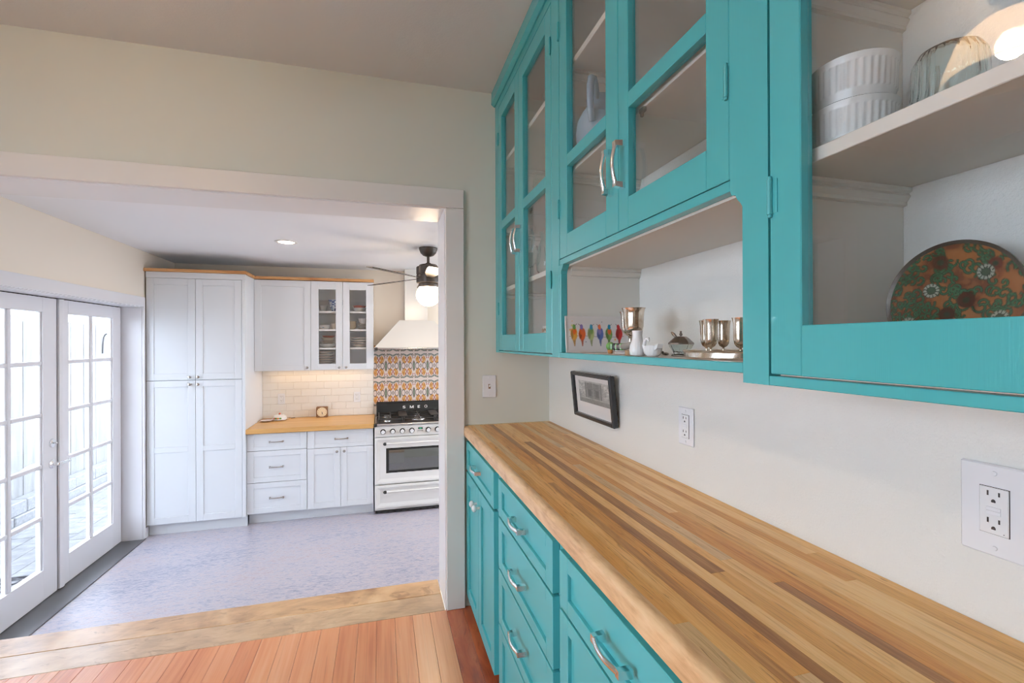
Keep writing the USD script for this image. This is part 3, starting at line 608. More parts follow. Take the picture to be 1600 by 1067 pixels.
# right unit
tq = upper('glazed_cabinet', -0.52, 0.6055, 'teal upper cabinet nearest the viewer, with one wide pane and the big plate', 1.282, (1.609, 1.905, 2.248), 1.300)
obj('face_frame', join(box(XU, FR, -0.52, 0.579, 1.266, 1.2805, 0.001), box(XU, FR, -0.52, -0.46, 1.281, ZC-0.002), box(XU, FR, -0.46, 0.579, 2.506, ZC-0.002), prism([(0.5795, 1.266), (0.632, 1.266), (0.632, 1.552), (0.637, 1.560), (0.643, 1.566), (0.648, 1.575), (0.656, 1.577), (0.6598, 1.5850), (0.6598, ZC-0.002), (0.5795, ZC-0.002)], XU, FR, 'x')), 'teal_paint', tq)
obj('filler', box(FR+0.0003, FR+0.018, 0.606, 0.6595, 1.5875, ZC-0.003), 'inside_white', tq)
crown(tq, -0.52, 0.6598)
glazed_door(tq, 0.061, 0.5765, 0.116, 0.522, 1.2835, 2.503, 1.355, 2.437, (1.890, 1.927), 0.5735, None, (1.549, 2.356))
glazed_door(tq, -0.457, 0.0585, -0.40, 0.004, 1.2835, 2.503, 1.355, 2.437, (1.890, 1.927), -0.4585, None, (1.549, 2.356))

# ------------------------------------------------------------------ kitchen cabinets
def kfront(p, name, x0, x1, z0, z1, y, st=0.058, mid=(), rail=None):
    return obj(name, to(shaker(x1-x0, z1-z0, st, 0.02, 0.007, rail=rail, mid=mid), (x0, y+0.02, z0), Uk, Vk, Wk), 'cabinet_white', p)
def kknob(p, x, z, y): obj('knob', to(knob(0.0135, 0.025), (x, y, z), Uk, Vk, Wk), 'nickel', p, smooth=40)
def kpull(p, x, z, y): obj('handle', to(bow_pull(0.115, 0.027), (x, y, z), Uk, Vk, Wk), 'nickel', p, smooth=40)
YP = 4.86
pn = thing('pantry_cabinet', (-1.62, 5.2, ZK), 'tall white pantry cabinet with four shaker doors in the kitchen corner', 'cabinet')
obj('body', join(box(-2.017, -1.2275, YP+0.022, YB-0.002, -0.285, 1.974, 0.001), box(-2.017, -1.2275, YP+0.002, YP+0.0215, 1.9205, 1.974), box(-1.254, -1.2275, YP-0.004, YP+0.0215, -0.285, 1.9195, 0.001)), 'cabinet_white', pn)
obj('toe_kick', box(-2.017, -1.2275, 4.912, 4.93, ZK+0.0005, -0.2855), 'cabinet_white', pn)
for z0, z1, md, kz in ((1.003, 1.918, (), 1.028), (-0.281, 0.998, ((0.635, 0.685),), 0.961)):
    for x0, x1, kx in ((-2.015, -1.6345, -1.676), (-1.6315, -1.2565, -1.610)):
        d = kfront(pn, 'door', x0, x1, z0, z1, YP, mid=md); kknob(d, kx, kz, YP)
YU = 5.17
u1 = thing('wall_cabinet', (-0.965, 5.33, 1.053), 'white kitchen wall cabinet with one plain shaker door beside the pantry', 'cabinet')
obj('body', box(-1.2265, -0.7045, YU+0.021, YB-0.009, 1.064, 1.972, 0.001), 'cabinet_white', u1)
d = kfront(u1, 'door', -1.2255, -0.7055, 1.053, 1.966, YU, 0.062); kknob(d, -0.738, 1.080, YU)
u2 = thing('glass_cabinet', (-0.397, 5.33, 1.053), 'white kitchen wall cabinet with two glass doors full of dishes', 'cabinet')
obj('body', join(box(-0.7035, -0.6865, YU+0.021, YB-0.009, 1.064, 1.972), box(-0.107, -0.090, YU+0.021, YB-0.009, 1.064, 1.972), box(-0.6865, -0.107, YU+0.021, YB-0.009, 1.064, 1.0815), box(-0.6865, -0.107, YU+0.021, YB-0.009, 1.954, 1.972), box(-0.6865, -0.107, YB-0.021, YB-0.009, 1.0815, 1.954)), 'cabinet_inside', u2)
KSH = (1.283, 1.475, 1.664)
for z in KSH: obj('shelf', box(-0.686, -0.1075, YU+0.035, YB-0.022, z-0.019, z, 0.001), 'cabinet_inside', u2)
for x0, x1, g0, g1, kx in ((-0.7025, -0.3965, -0.629, -0.463, -0.430), (-0.3935, -0.0905, -0.328, -0.162, -0.362)):
    d = obj('door', join(box(x0, g0, YU, YU+0.02, 1.053, 1.966, 0.0012), box(g1, x1, YU, YU+0.02, 1.053, 1.966, 0.0012), box(g0, g1, YU, YU+0.02, 1.053, 1.116, 0.001), box(g0, g1, YU, YU+0.02, 1.885, 1.966, 0.001)), 'cabinet_white', u2)
    obj('pane', box(g0+0.0002, g1-0.0002, YU+0.011, YU+0.014, 1.1162, 1.8848), 'pane_glass', d); kknob(d, kx, 1.079, YU)
tk = thing('cabinet_trim', (-1.0, 5.2, 1.975), 'strip of varnished pine trim running along the tops of the kitchen cabinets', 'trim')
obj('board', box(XKL+0.0005, -1.215, YP-0.014, YP+0.045, 1.9755, 2.003, 0.002), 'pine_trim', tk)
obj('board', box(-1.262, -1.215, YP+0.0455, YU-0.0125, 1.9755, 2.003, 0.002), 'pine_trim', tk)
obj('board', box(-1.262, -0.083, YU-0.012, YU+0.045, 1.9735, 2.001, 0.002), 'pine_trim', tk)
YBF = 4.89
b1 = thing('base_cabinet', (-0.965, 5.2, ZK), 'white kitchen drawer unit with three drawers next to the pantry', 'cabinet')
obj('body', box(-1.2265, -0.7035, YBF+0.021, YB-0.002, -0.283, 0.482), 'cabinet_white', b1); obj('toe_kick', box(-1.2265, -0.7035, 4.968, 4.985, ZK+0.0005, -0.2835), 'cabinet_white', b1)
for z0, z1, hz in ((0.316, 0.475, 0.397), (0.016, 0.312, 0.158), (-0.275, 0.012, -0.134)):
    d = kfront(b1, 'drawer', -1.225, -0.706, z0, z1, YBF, 0.058, rail=0.036 if z0 > 0.3 else 0.05); kpull(d, -0.972, hz, YBF)
b2 = thing('base_cabinet', (-0.397, 5.2, ZK), 'white kitchen base cabinet with one drawer over two doors beside the range', 'cabinet')
obj('body', box(-0.7025, -0.0885, YBF+0.021, YB-0.002, -0.283, 0.482), 'cabinet_white', b2); obj('toe_kick', box(-0.7025, -0.0885, 4.968, 4.985, ZK+0.0005, -0.2835), 'cabinet_white', b2)
d = kfront(b2, 'drawer', -0.7005, -0.0905, 0.309, 0.475, YBF, 0.062, rail=0.036); kpull(d, -0.39, 0.392, YBF)
for x0, x1, kx in ((-0.7005, -0.4005, -0.431), (-0.3975, -0.0905, -0.363)):
    d = kfront(b2, 'door', x0, x1, -0.279, 0.305, YBF); kknob(d, kx, 0.268, YBF)
kc = thing('countertop', (-0.65, 5.17, 0.483), 'golden butcher block countertop in the kitchen, under the warm cabinet light', 'countertop')
obj('slab', box(-1.2265, -0.083, 4.853, YB-0.0088, 0.4825, 0.5275, 0.003), 'kitchen_block', kc)
ul = thing('under_cabinet_light', (-0.66, 5.40, 1.05), 'slim warm light bar under the kitchen wall cabinets', 'light')
obj('housing', box(-1.16, -0.15, 5.36, 5.40, 1.052, 1.0635, 0.001), 'cabinet_white', ul)
rl = UsdLux.RectLight.Define(stage, '/World/under_light'); rl.CreateWidthAttr(0.98); rl.CreateHeightAttr(0.03); rl.CreateIntensityAttr(L_UNDER); rl.CreateColorAttr(Gf.Vec3f(*WARM)); rl.AddTranslateOp().Set(Gf.Vec3d(-0.655, 5.38, 1.0510))

# ------------------------------------------------------------------ range
RX0, RX1 = -0.077, 0.821; RM = (RX0+RX1)/2; YR0 = 4.86
rg = thing('range', (RM, 5.17, ZK), 'cream retro range cooker with black backguard, gas hob and a window oven', 'cooker')
obj('body', box(RX0, RX1, YR0+0.03, 5.47, -0.355, 0.502, 0.002), 'range_cream', rg)
obj('plinth', box(RX0+0.01, RX1-0.01, YR0+0.02, 5.45, ZK+0.012, -0.3555), 'black_enamel', rg)
for fx in (RX0+0.06, RX1-0.06): obj('foot', lathe([(0, ZK+0.0005), (0.02, ZK+0.0005), (0.018, ZK+0.0115), (0, ZK+0.0115)], 14, (fx, YR0+0.07, 0)), 'black_enamel', rg)
obj('control_panel', box(RX0+0.001, RX1-0.001, YR0, YR0+0.0295, 0.387, 0.494, 0.004), 'range_cream', rg)
def panelled(x0, x1, z0, z1, y, hole=None):
    """Pressed front with a wide bevel down to a flat field; hole = x0, x1, z0, z1 of a window."""
    b = 0.035; o = 0.011
    A = [(x0+.004, z0+.004), (x1-.004, z0+.004), (x1-.004, z1-.004), (x0+.004, z1-.004)]
    ring = lambda e, yy: [(x0+e, yy, z0+e), (x1-e, yy, z0+e), (x1-e, yy, z1-e), (x0+e, yy, z1-e)]
    R = [ring(0, y+0.028), ring(0, y+0.004), ring(0.004, y), ring(0.022, y), ring(0.05, y+o), ring(0.056, y+o)]
    V = [p for r in R for p in r]; F = []
    for i in range(len(R)-1):
        for j in range(4):
            j2 = (j+1) % 4; F += [[i*4+j, i*4+j2, (i+1)*4+j2], [i*4+j, (i+1)*4+j2, (i+1)*4+j]]
    e = (len(R)-1)*4
    if hole:
        h = [(hole[0], y+o, hole[2]), (hole[1], y+o, hole[2]), (hole[1], y+o, hole[3]), (hole[0], y+o, hole[3])]; k = len(V)
        V += h+[(p[0], y+0.028, p[2]) for p in h]
        for j in range(4):
            j2 = (j+1) % 4; F += [[e+j, e+j2, k+j2], [e+j, k+j2, k+j], [k+j, k+j2, k+4+j2], [k+j, k+4+j2, k+4+j]]
    else: F += [[e, e+1, e+2], [e, e+2, e+3], ]
    mm = trimesh.Trimesh(np.array(V, float), F, process=False); mm.fix_normals(); return mm
HW = (0.034, 0.710, 0.020, 0.270)
od = obj('oven_door', panelled(RX0+0.002, RX1-0.002, -0.086, 0.381, YR0, HW), 'range_cream', rg)
obj('window_border', join(box(HW[0]+.0005, HW[0]+0.028, YR0+0.013, YR0+0.018, HW[2]+.0005, HW[3]-.0005), box(HW[1]-0.028, HW[1]-.0005, YR0+0.013, YR0+0.018, HW[2]+.0005, HW[3]-.0005), box(HW[0]+0.028, HW[1]-0.028, YR0+0.013, YR0+0.018, HW[2]+.0005, HW[2]+0.022), box(HW[0]+0.028, HW[1]-0.028, YR0+0.013, YR0+0.018, HW[3]-0.022, HW[3]-.0005)), 'black_enamel', od)
obj('window', box(HW[0]+0.001, HW[1]-0.001, YR0+0.0185, YR0+0.024, HW[2]+0.001, HW[3]-0.001), 'oven_glass', od)
sd = obj('storage_drawer', panelled(RX0+0.002, RX1-0.002, -0.328, -0.098, YR0), 'range_cream', rg)
def rail(parent, z, x0, x1, y, r=0.010, mat='range_cream'):
    obj('handle', tube([(x0, y, z), ((x0+x1)/2, y, z), (x1, y, z)], r, 14), mat, parent, smooth=40)
    for xe, s in ((x0, -1), (x1, 1)):
        obj('end_cap', join(to(lathe([(0, -0.012), (r*1.35, -0.012), (r*1.6, 0.0), (r*1.5, 0.010), (r*0.8, 0.018), (0, 0.020)], 18), (xe, y, z), (0, s, 0), (0, 0, 1), (s, 0, 0)), box(xe-0.008, xe+0.008, y+0.004, YR0+0.004, z-0.007, z+0.007, 0.002)), 'black_enamel', parent, smooth=40)
rail(od, 0.322, 0.025, 0.719, YR0-0.032); rail(sd, -0.158, 0.025, 0.719, YR0-0.032)
rail(rg, 0.510, RX0+0.014, RX1-0.014, YR0-0.008, 0.011, 'steel')
for i, kx in enumerate((0.006, 0.100, 0.194, 0.288, 0.453, 0.546, 0.640, 0.734)):
    kn = obj('knob', to(lathe([(0, 0), (0.026, 0), (0.0265, 0.010), (0.024, 0.014), (0.0205, 0.014), (0.020, 0.030), (0.018, 0.034), (0, 0.035)], 28), (kx, YR0, 0.441), Uk, Vk, Wk), 'black_enamel', rg, smooth=40)
    obj('knob_face', join(to(lathe([(0, 0), (0.0195, 0), (0.0185, 0.004), (0, 0.0045)], 28), (kx, YR0-0.0335, 0.441), Uk, Vk, Wk), box(kx-0.005, kx+0.005, YR0-0.0455, YR0-0.037, 0.446, 0.464, 0.002)), 'porcelain', kn, smooth=40)
ck = obj('timer', box(0.352, 0.396, YR0-0.003, YR0-0.0002, 0.449, 0.468, 0.001), 'screen_black', rg)
obj('display', box(0.362, 0.388, YR0-0.0036, YR0-0.0031, 0.454, 0.463), 'lcd_glow', ck)
for i in range(5): obj('button', to(lathe([(0, 0), (0.0035, 0), (0.003, 0.004), (0, 0.0042)], 10), (0.350+i*0.012, YR0, 0.434), Uk, Vk, Wk), 'black_enamel', rg)
obj('hob', box(RX0+0.004, RX1-0.004, YR0+0.01, 5.42, 0.5025, 0.513, 0.003), 'steel', rg)
obj('hob_well', box(RX0+0.03, RX1-0.03, YR0+0.05, 5.39, 0.5132, 0.5165, 0.001), 'cast_iron', rg)
for bx, by, br in ((0.05, 5.02, 0.030), (0.05, 5.28, 0.038), (0.372, 5.08, 0.055), (0.372, 5.30, 0.03), (0.69, 5.02, 0.038), (0.69, 5.28, 0.030)):
    bn = obj('burner', lathe([(0, 0.5168), (br*1.25, 0.5168), (br*1.2, 0.527), (br, 0.530), (br, 0.536), (0, 0.536)], 28, (bx, by, 0)), 'steel', rg, smooth=40)
    obj('burner_cap', lathe([(0, 0.5362), (br*0.9, 0.5362), (br*0.86, 0.543), (0, 0.545)], 28, (bx, by, 0)), 'nickel', bn, smooth=40)
for gi, (gx0, gx1) in enumerate(((RX0+0.035, 0.205), (0.212, 0.532), (0.539, RX1-0.035))):
    ms = []
    for y in (4.925, 5.035, 5.145, 5.255, 5.375): ms.append(box(gx0, gx1, y-0.005, y+0.005, 0.546, 0.556, 0.002))
    for xg in (gx0+0.006, gx1-0.006, (gx0+gx1)/2): ms.append(box(xg-0.006, xg+0.006, 4.92, 5.38, 0.5565, 0.564, 0.002))
    for xg in (gx0+0.006, gx1-0.006):
        for y in (4.928, 5.372): ms.append(box(xg-0.006, xg+0.006, y-0.006, y+0.006, 0.5167, 0.5458))
    obj('grate', join(*ms), 'cast_iron', rg)
for gx in (0.208, 0.5355): obj('griddle_plate', box(gx-0.045, gx+0.045, 4.98, 5.36, 0.5645, 0.571, 0.002), 'cast_iron', rg)
bg = obj('backguard', prism([(5.425, 0.5135), (5.468, 0.5135), (5.468, 0.667), (5.455, 0.667), (5.44, 0.650)], RX0+0.014, RX1-0.014, 'x'), 'black_enamel', rg)
for ch, lx in (('S', 0.237), ('M', 0.322), ('E', 0.401), ('G', 0.480)):
    tmsh = meshkit.text_mesh(ch, 0.029, 0.0015, ch != 'G'); c = tmsh.bounds.mean(0); tmsh.apply_translation((-c[0], -0.013, 0)); tmsh.apply_scale((1.35, 1, 1))
    nrm = np.array((0, -0.9942, 0.1077)); up = np.array((0, 0.1077, 0.9942))
    obj('letter', to(tmsh, np.array((lx-0.0, 5.4327, 0.601)), (1, 0, 0), up, nrm), 'letter_white', bg)
# ------------------------------------------------------------------ hood
hd = thing('range_hood', (RM, 5.25, 1.262), 'white enamel chimney hood above the range', 'cooker hood')
base = [(RX0, 5.03), (RX1, 5.03), (RX1, YB-0.0095), (RX0, YB-0.0095)]; topr = [(0.185, 5.29), (0.559, 5.29), (0.559, YB-0.0095), (0.185, YB-0.0095)]
hm = trimesh.convex.convex_hull(np.array([(x, y, 1.282) for x, y in base]+[(x, y, 1.578) for x, y in topr]))
obj('canopy', hm, 'white_enamel', hd)
obj('skirt', box(RX0, RX1, 5.03, YB-0.0095, 1.264, 1.2815, 0.001), 'white_enamel', hd)
obj('chimney', box(0.245, 0.492, 5.325, YB-0.0005, 1.5785, ZKC-0.0005, 0.001), 'white_enamel', hd)
obj('rail', tube([(RX0+0.02, 5.012, 1.271), (RM, 5.012, 1.271), (RX1-0.02, 5.012, 1.271)], 0.009, 14), 'steel', hd, smooth=40)
for xe, s in ((RX0+0.018, -1), (RX1-0.018, 1)): obj('end_cap', join(sphere((xe, 5.012, 1.271), 0.015, 2, (1.3, 1, 1)), box(xe-0.006, xe+0.006, 5.015, 5.0298, 1.266, 1.277)), 'bronze', hd, smooth=True)

# ------------------------------------------------------------------ kitchen ceiling fan and lights
FX, FY = 0.388, 4.10
fn = thing('ceiling_fan', (FX, FY, 1.65), 'dark bronze ceiling fan with thin blades and a glowing globe light', 'ceiling fan')
obj('canopy', lathe([(0, ZKC-0.0005), (0.080, ZKC-0.0005), (0.079, ZKC-0.012), (0.066, ZKC-0.045), (0.045, ZKC-0.066), (0.018, ZKC-0.075), (0, ZKC-0.076)], 40, (FX, FY, 0)), 'bronze', fn, smooth=40)
obj('rod', lathe([(0, ZKC-0.0755), (0.012, ZKC-0.0755), (0.012, 2.025), (0.024, 2.018), (0.024, 2.006), (0, 2.006)], 24, (FX, FY, 0)), 'bronze', fn, smooth=40)
obj('motor', lathe([(0, 2.005), (0.07, 2.005), (0.078, 2.0), (0.078, 1.988), (0.100, 1.984), (0.103, 1.978), (0.103, 1.925), (0.099, 1.921), (0.099, 1.915), (0.103, 1.911), (0.103, 1.856), (0.099, 1.846), (0.080, 1.842), (0, 1.842)], 48, (FX, FY, 0)), 'bronze', fn, smooth=30)
obj('light_ring', lathe([(0, 1.8415), (0.083, 1.8415), (0.085, 1.822), (0.080, 1.812), (0, 1.812)], 40, (FX, FY, 0)), 'bronze', fn, smooth=40)
obj('globe', lathe([(0.0, 1.8118), (0.078, 1.8118), (0.094, 1.79)]+[(0.104*math.cos(t), 1.745+0.100*math.sin(t)) for t in np.linspace(0.25, -math.pi/2, 18)], 48, (FX, FY, 0)), 'globe_glow', fn, smooth=True)
for ang, zt in ((226, 1.924), (166, 1.846), (106, 1.87), (46, 1.88), (346, 1.88), (286, 1.90)):
    a = math.radians(ang); d2 = _r[:2]*math.cos(a)+_f[:2]/np.linalg.norm(_f[:2])*math.sin(a)
    P0, P1 = np.array((FX+d2[0]*0.100, FY+d2[1]*0.100, 1.886)), np.array((FX+d2[0]*0.56, FY+d2[1]*0.56, zt))
    P = [P0+(P1-P0)*s for s in np.linspace(0, 1, 8)]
    horiz = np.array((-d2[1], d2[0], 0.0)); side = horiz+np.array((0, 0, -0.135))
    obj('blade', bar(P, [0.045, 0.07, 0.095, 0.11, 0.115, 0.118, 0.118, 0.10], 0.005, side), 'bronze', fn)
def recessed(x, y, label, z=ZKC):
    t = thing('recessed_light', (x, y, z-0.006), label, 'light', 'recessed kitchen ceiling lights')
    obj('trim_ring', lathe([(0.058, z-0.0007), (0.062, z-0.005), (0.084, z-0.004), (0.086, z-0.0005)], 36, (x, y, 0)), 'trim_white', t, smooth=40)
    obj('lens', lathe([(0, z-0.0016), (0.0575, z-0.0016), (0.0575, z-0.0006), (0, z-0.0006)], 36, (x, y, 0)), 'can_glow', t)
recessed(-0.745, 4.13, 'glowing recessed downlight in the kitchen ceiling, in front of the cabinets')
for x, y, w in ((1.2, 4.3, 'near the range'), (1.2, 3.2, 'on the far right'), (2.0, 3.0, 'in the far corner')): recessed(x, y, 'recessed kitchen downlight out of view, '+w)
dl = thing('dining_light', (-1.05, 1.15, 2.35), 'ribbed glass ceiling light of the dining room, seen only as a reflection', 'light')
obj('canopy', lathe([(0, ZC-0.0005), (0.065, ZC-0.0005), (0.06, ZC-0.02), (0.03, ZC-0.035), (0.03, 2.52), (0, 2.52)], 32, (-1.05, 1.15, 0)), 'bronze', dl, smooth=40)
obj('shade', lathe([(0.034, 2.52), (0.09, 2.505), (0.15, 2.45), (0.19, 2.33), (0.195, 2.31), (0.188, 2.31), (0.182, 2.33), (0.142, 2.446), (0.085, 2.498), (0.034, 2.512)], 72, (-1.05, 1.15, 0), flute=(2.32, 2.50, 0.02, 36)), 'shade_glass', dl, smooth=True)
obj('bulb', sphere((-1.05, 1.15, 2.41), 0.045, 3, (1, 1, 1.2)), 'dining_glow', dl, smooth=True)

# ------------------------------------------------------------------ wall plates
def decora(t, place, pw, ph, switch=False, kind='gfci'):
    """Built facing w; place(mesh) puts it on the wall."""
    o = lambda n, mm, mt, p=t, **k: obj(n, place(mm), mt, p, **k)
    pl = o('plate', box(-pw/2, pw/2, -ph/2, ph/2, 0.0005, 0.006, 0.003), 'plate_plastic')
    for s in (-1, 1): o('screw', join(lathe([(0, 0.0062), (0.0034, 0.0062), (0.0028, 0.0074), (0, 0.0076)], 14, (0, s*ph*0.405, 0))), 'plate_plastic', t, smooth=30)
    if kind == 'toggle':
        o('toggle_slot', box(-0.0055, 0.0055, -0.012, 0.012, 0.0061, 0.0066), 'walnut_frame'); o('toggle', prism([(-0.004, 0.0067), (0.004, 0.0067), (0.011, 0.016), (0.007, 0.018)], -0.0035, 0.0035, 'x'), 'plate_plastic')
        return
    o('seam', box(-0.0174, 0.0174, -0.0341, 0.0341, 0.0061, 0.0064), 'gap_dark')
    o('socket_body', box(-0.0168, 0.0168, -0.0335, 0.0335, 0.0065, 0.0085, 0.0012), 'porcelain')
    for s in (-1, 1):
        c = s*0.0195+0.003
        o('slot', box(-0.0075, -0.0055, c-0.001, c+0.006, 0.0086, 0.009), 'dark_slot'); o('slot', box(0.0055, 0.0075, c-0.0005, c+0.0055, 0.0086, 0.009), 'dark_slot')
        o('ground_slot', prism([(0.0026*math.cos(a), c-0.009+0.0034*max(math.sin(a), -0.35)) for a in np.linspace(0, 2*math.pi, 15)[:-1]], 0.0086, 0.009, 'z'), 'dark_slot')
    if kind == 'gfci':
        for s in (-1, 1): o('button', box(-0.0085, 0.0085, s*0.0029-0.0025, s*0.0029+0.0025, 0.0086, 0.0094, 0.0003), 'plate_plastic')
        o('indicator', box(0.0112, 0.0122, -0.0305, -0.0295, 0.0086, 0.0089), 'dark_slot')
def plate(name, c, frame, pw, ph, label, cat, kind):
    t = thing(name, c, label, cat)
    decora(t, lambda mm: to(mm, c, *frame), pw, ph, kind=kind)
plate('outlet', (XW-0.0002, 1.176, 1.086), (Uw, Vw, Ww), 0.069, 0.110, 'white wall outlet between the framed photo and the near outlet, above the counter', 'outlet', 'gfci')
plate('outlet', (XW-0.0002, 0.4635, 1.087), (Uw, Vw, Ww), 0.084, 0.133, 'large white outlet plate at the right edge of the photo, above the counter', 'outlet', 'gfci')
plate('light_switch', (0.529, YF-0.0002, 1.107), (Uk, Vk, Wk), 0.071, 0.113, 'white toggle switch on the beige wall beside the opening', 'switch', 'toggle')
plate('outlet', (-1.041, YB-0.0092, 0.735), (Uk, Vk, Wk), 0.07, 0.114, 'pale outlet plate on the kitchen tiles above the butter dish', 'outlet', 'duplex')
plate('outlet', (-0.272, YB-0.0092, 0.729), (Uk, Vk, Wk), 0.07, 0.114, 'pale outlet plate on the kitchen tiles right of the clock', 'outlet', 'duplex')

# ------------------------------------------------------------------ framed photograph (tilted off the wall)
pf = thing('framed_photo', (XW, 1.757, 1.106), 'small black-framed old black and white photo leaning off the wall above the counter', 'picture')
tl_ = math.radians(5.5); W3 = np.array((-math.cos(tl_), 0, -math.sin(tl_))); V3 = np.array((-math.sin(tl_), 0, math.cos(tl_))); U3 = np.array((0, -1.0, 0))
pw, ph = 0.372, 0.196; PO = np.array((XW-0.0225, 1.757, 1.107))
P = lambda mm: to(mm, PO, U3, V3, W3)
mo = lambda a0, a1, b0, b1: box(a0, a1, b0, b1, -0.008, 0.016, 0.004)
fb = 0.016
obj('frame', P(join(mo(-pw/2, -pw/2+fb, -ph/2, ph/2), mo(pw/2-fb, pw/2, -ph/2, ph/2), mo(-pw/2+fb, pw/2-fb, -ph/2, -ph/2+fb), mo(-pw/2+fb, pw/2-fb, ph/2-fb, ph/2))), 'black_frame', pf)
obj('mat', P(box(-pw/2+fb, pw/2-fb, -ph/2+fb, ph/2-fb, -0.002, 0.001)), 'box_white', pf)
iw, ih = pw-2*fb, ph-2*fb
x0, x1, y0, y1 = -iw/2+0.035, iw/2-0.022, -ih/2+0.052, ih/2-0.020
face, U, V = grid(90, 50, lambda u, v: np.stack([x0+(x1-x0)*u, y0+(y1-y0)*v, np.full_like(u, 0.0014)], 1))
nz = meshkit.fbm(np.stack([U*9, V*6, U*0], 1), 4, 3); nf = meshkit.fbm(np.stack([U*30, V*20, U*0], 1), 3, 5)
g = 0.66-0.08*(1-V)+0.30*(nz-0.5)
house = (np.abs(U-0.50) < 0.27) & (V > 0.24) & (V < 0.93); g = np.where(house, 0.47+0.14*(nf-0.5), g)
for cx in (0.29, 0.50, 0.71): g = np.where(house & (np.abs(U-cx) < 0.014), 0.54, g)
for cx in (0.38, 0.62): g = np.where((np.abs(U-cx) < 0.05) & (np.abs(V-0.48) < 0.15), 0.38, g)
g = np.where(house & (np.abs(V-0.70) < 0.02), 0.48, g); g = np.where((V > 0.3) & (np.abs(U-0.5) > 0.28), g+0.35*(nf-0.42), g); g = np.where(V < 0.2, 0.50+0.1*(nf-0.5), g)
g = np.clip(g, 0.05, 0.9)**1.9
obj('photo', P(face), 'photo_print', pf, col=np.stack([g, g*0.96, g*0.88], 1))

# ------------------------------------------------------------------ things in the niche
NZ = 1.2976
bt = thing('bird_plaque', (0.685, 1.42, NZ), 'white ceramic tray painted with six colourful hummingbirds on a wire', 'tray')
BX0, BX1, BZ0, BZ1 = 0.576, 0.800, NZ+0.0008, 1.4175
def BP(u, v, w=0.0): return np.stack([BX0+(BX1-BX0)*u, 1.412+0.012*v-w, BZ0+(BZ1-BZ0)*v], 1)
obj('body', trimesh.convex.convex_hull(np.vstack([BP(np.array([0, 1, 1, 0.]), np.array([0, 0, 1, 1.]), -0.0015), BP(np.array([0.0, 1, 1, 0.0]), np.array([0, 0, 1, 1.]), -0.007)])), 'porcelain', bt)
face, U, V = grid(220, 116, lambda u, v: BP(u, v, -0.001-0.002*np.minimum(1, 14*np.minimum(np.minimum(u, 1-u)*1.9, np.minimum(v, 1-v)))+0.0026))
col = np.tile(np.array(lin(214, 208, 204)), (len(U), 1)); X, Z = U*1.9, V
nz = meshkit.fbm(np.stack([X*14, Z*14, X*0], 1), 3, 2)
col = mixc(col, soft(np.abs(Z-0.435-0.02*np.sin(U*7))-0.006, 0.012)*(U > 0.05)*(U < 0.93), lin(120, 90, 90))
OR, GR, BL, PU, RD, TE, YE = lin(225, 96, 24), lin(96, 140, 48), lin(70, 90, 160), lin(130, 110, 170), lin(190, 30, 30), lin(20, 130, 160), lin(220, 160, 60)
birds = [(0.125, YE, GR, OR, (0.10, -0.9), 1), (0.255, OR, PU, OR, (-0.02, -1), -1), (0.395, lin(170, 180, 110), TE, GR, (0.12, -1), 1), (0.545, BL, OR, PU, (0.03, -1), -1), (0.685, GR, TE, OR, (-0.06, -1), 1), (0.855, RD, lin(200, 20, 30), lin(150, 30, 20), (-0.06, -1), -1)]
for bu, body, head, breast, td, beak in birds:
    x = X-bu*1.9; z = Z-0.53; x = x+0.012*(nz-0.5)*2
    tail = soft(np.abs(x-(-z-0.1)*td[0]*0.35)-0.055*np.clip(1.3-(-z)/0.34, 0, 1), 0.03)*(z < -0.08)*(z > -0.36)
    col = mixc(col, tail*0.95, tuple(c*0.55 for c in body))
    col = mixc(col, soft(np.hypot(x/0.105, (z+0.02)/0.175)-1, 0.25), body)
    col = mixc(col, soft(np.hypot((x+0.05)/0.04, (z+0.03)/0.13)-1, 0.4)*0.8, tuple(c*0.35 for c in body))
    col = mixc(col, soft(np.hypot((x-0.02*beak)/0.05, (z-0.06)/0.10)-1, 0.5)*0.9, breast)
    col = mixc(col, soft(np.hypot((x-0.015*beak)/0.048, (z-0.17)/0.075)-1, 0.3), head)
    s = (x-0.04*beak)*beak; col = mixc(col, soft(np.abs(z-0.20-s*0.9)-0.008, 0.014)*(s > 0)*(s < 0.065), lin(60, 50, 50))
for u, v, c, r in ((0.105, 0.86, YE, 0.014), (0.07, 0.62, YE, 0.03), (0.10, 0.74, lin(190, 190, 90), 0.03), (0.58, 0.84, lin(60, 60, 70), 0.012), (0.31, 0.29, lin(50, 50, 60), 0.014), (0.785, 0.35, YE, 0.03)):
    col = mixc(col, soft(np.hypot(X-u*1.9, (Z-v)*0.9)-r, 0.02)*0.8, c)
obj('painting', face, 'bird_print', bt, col=col)

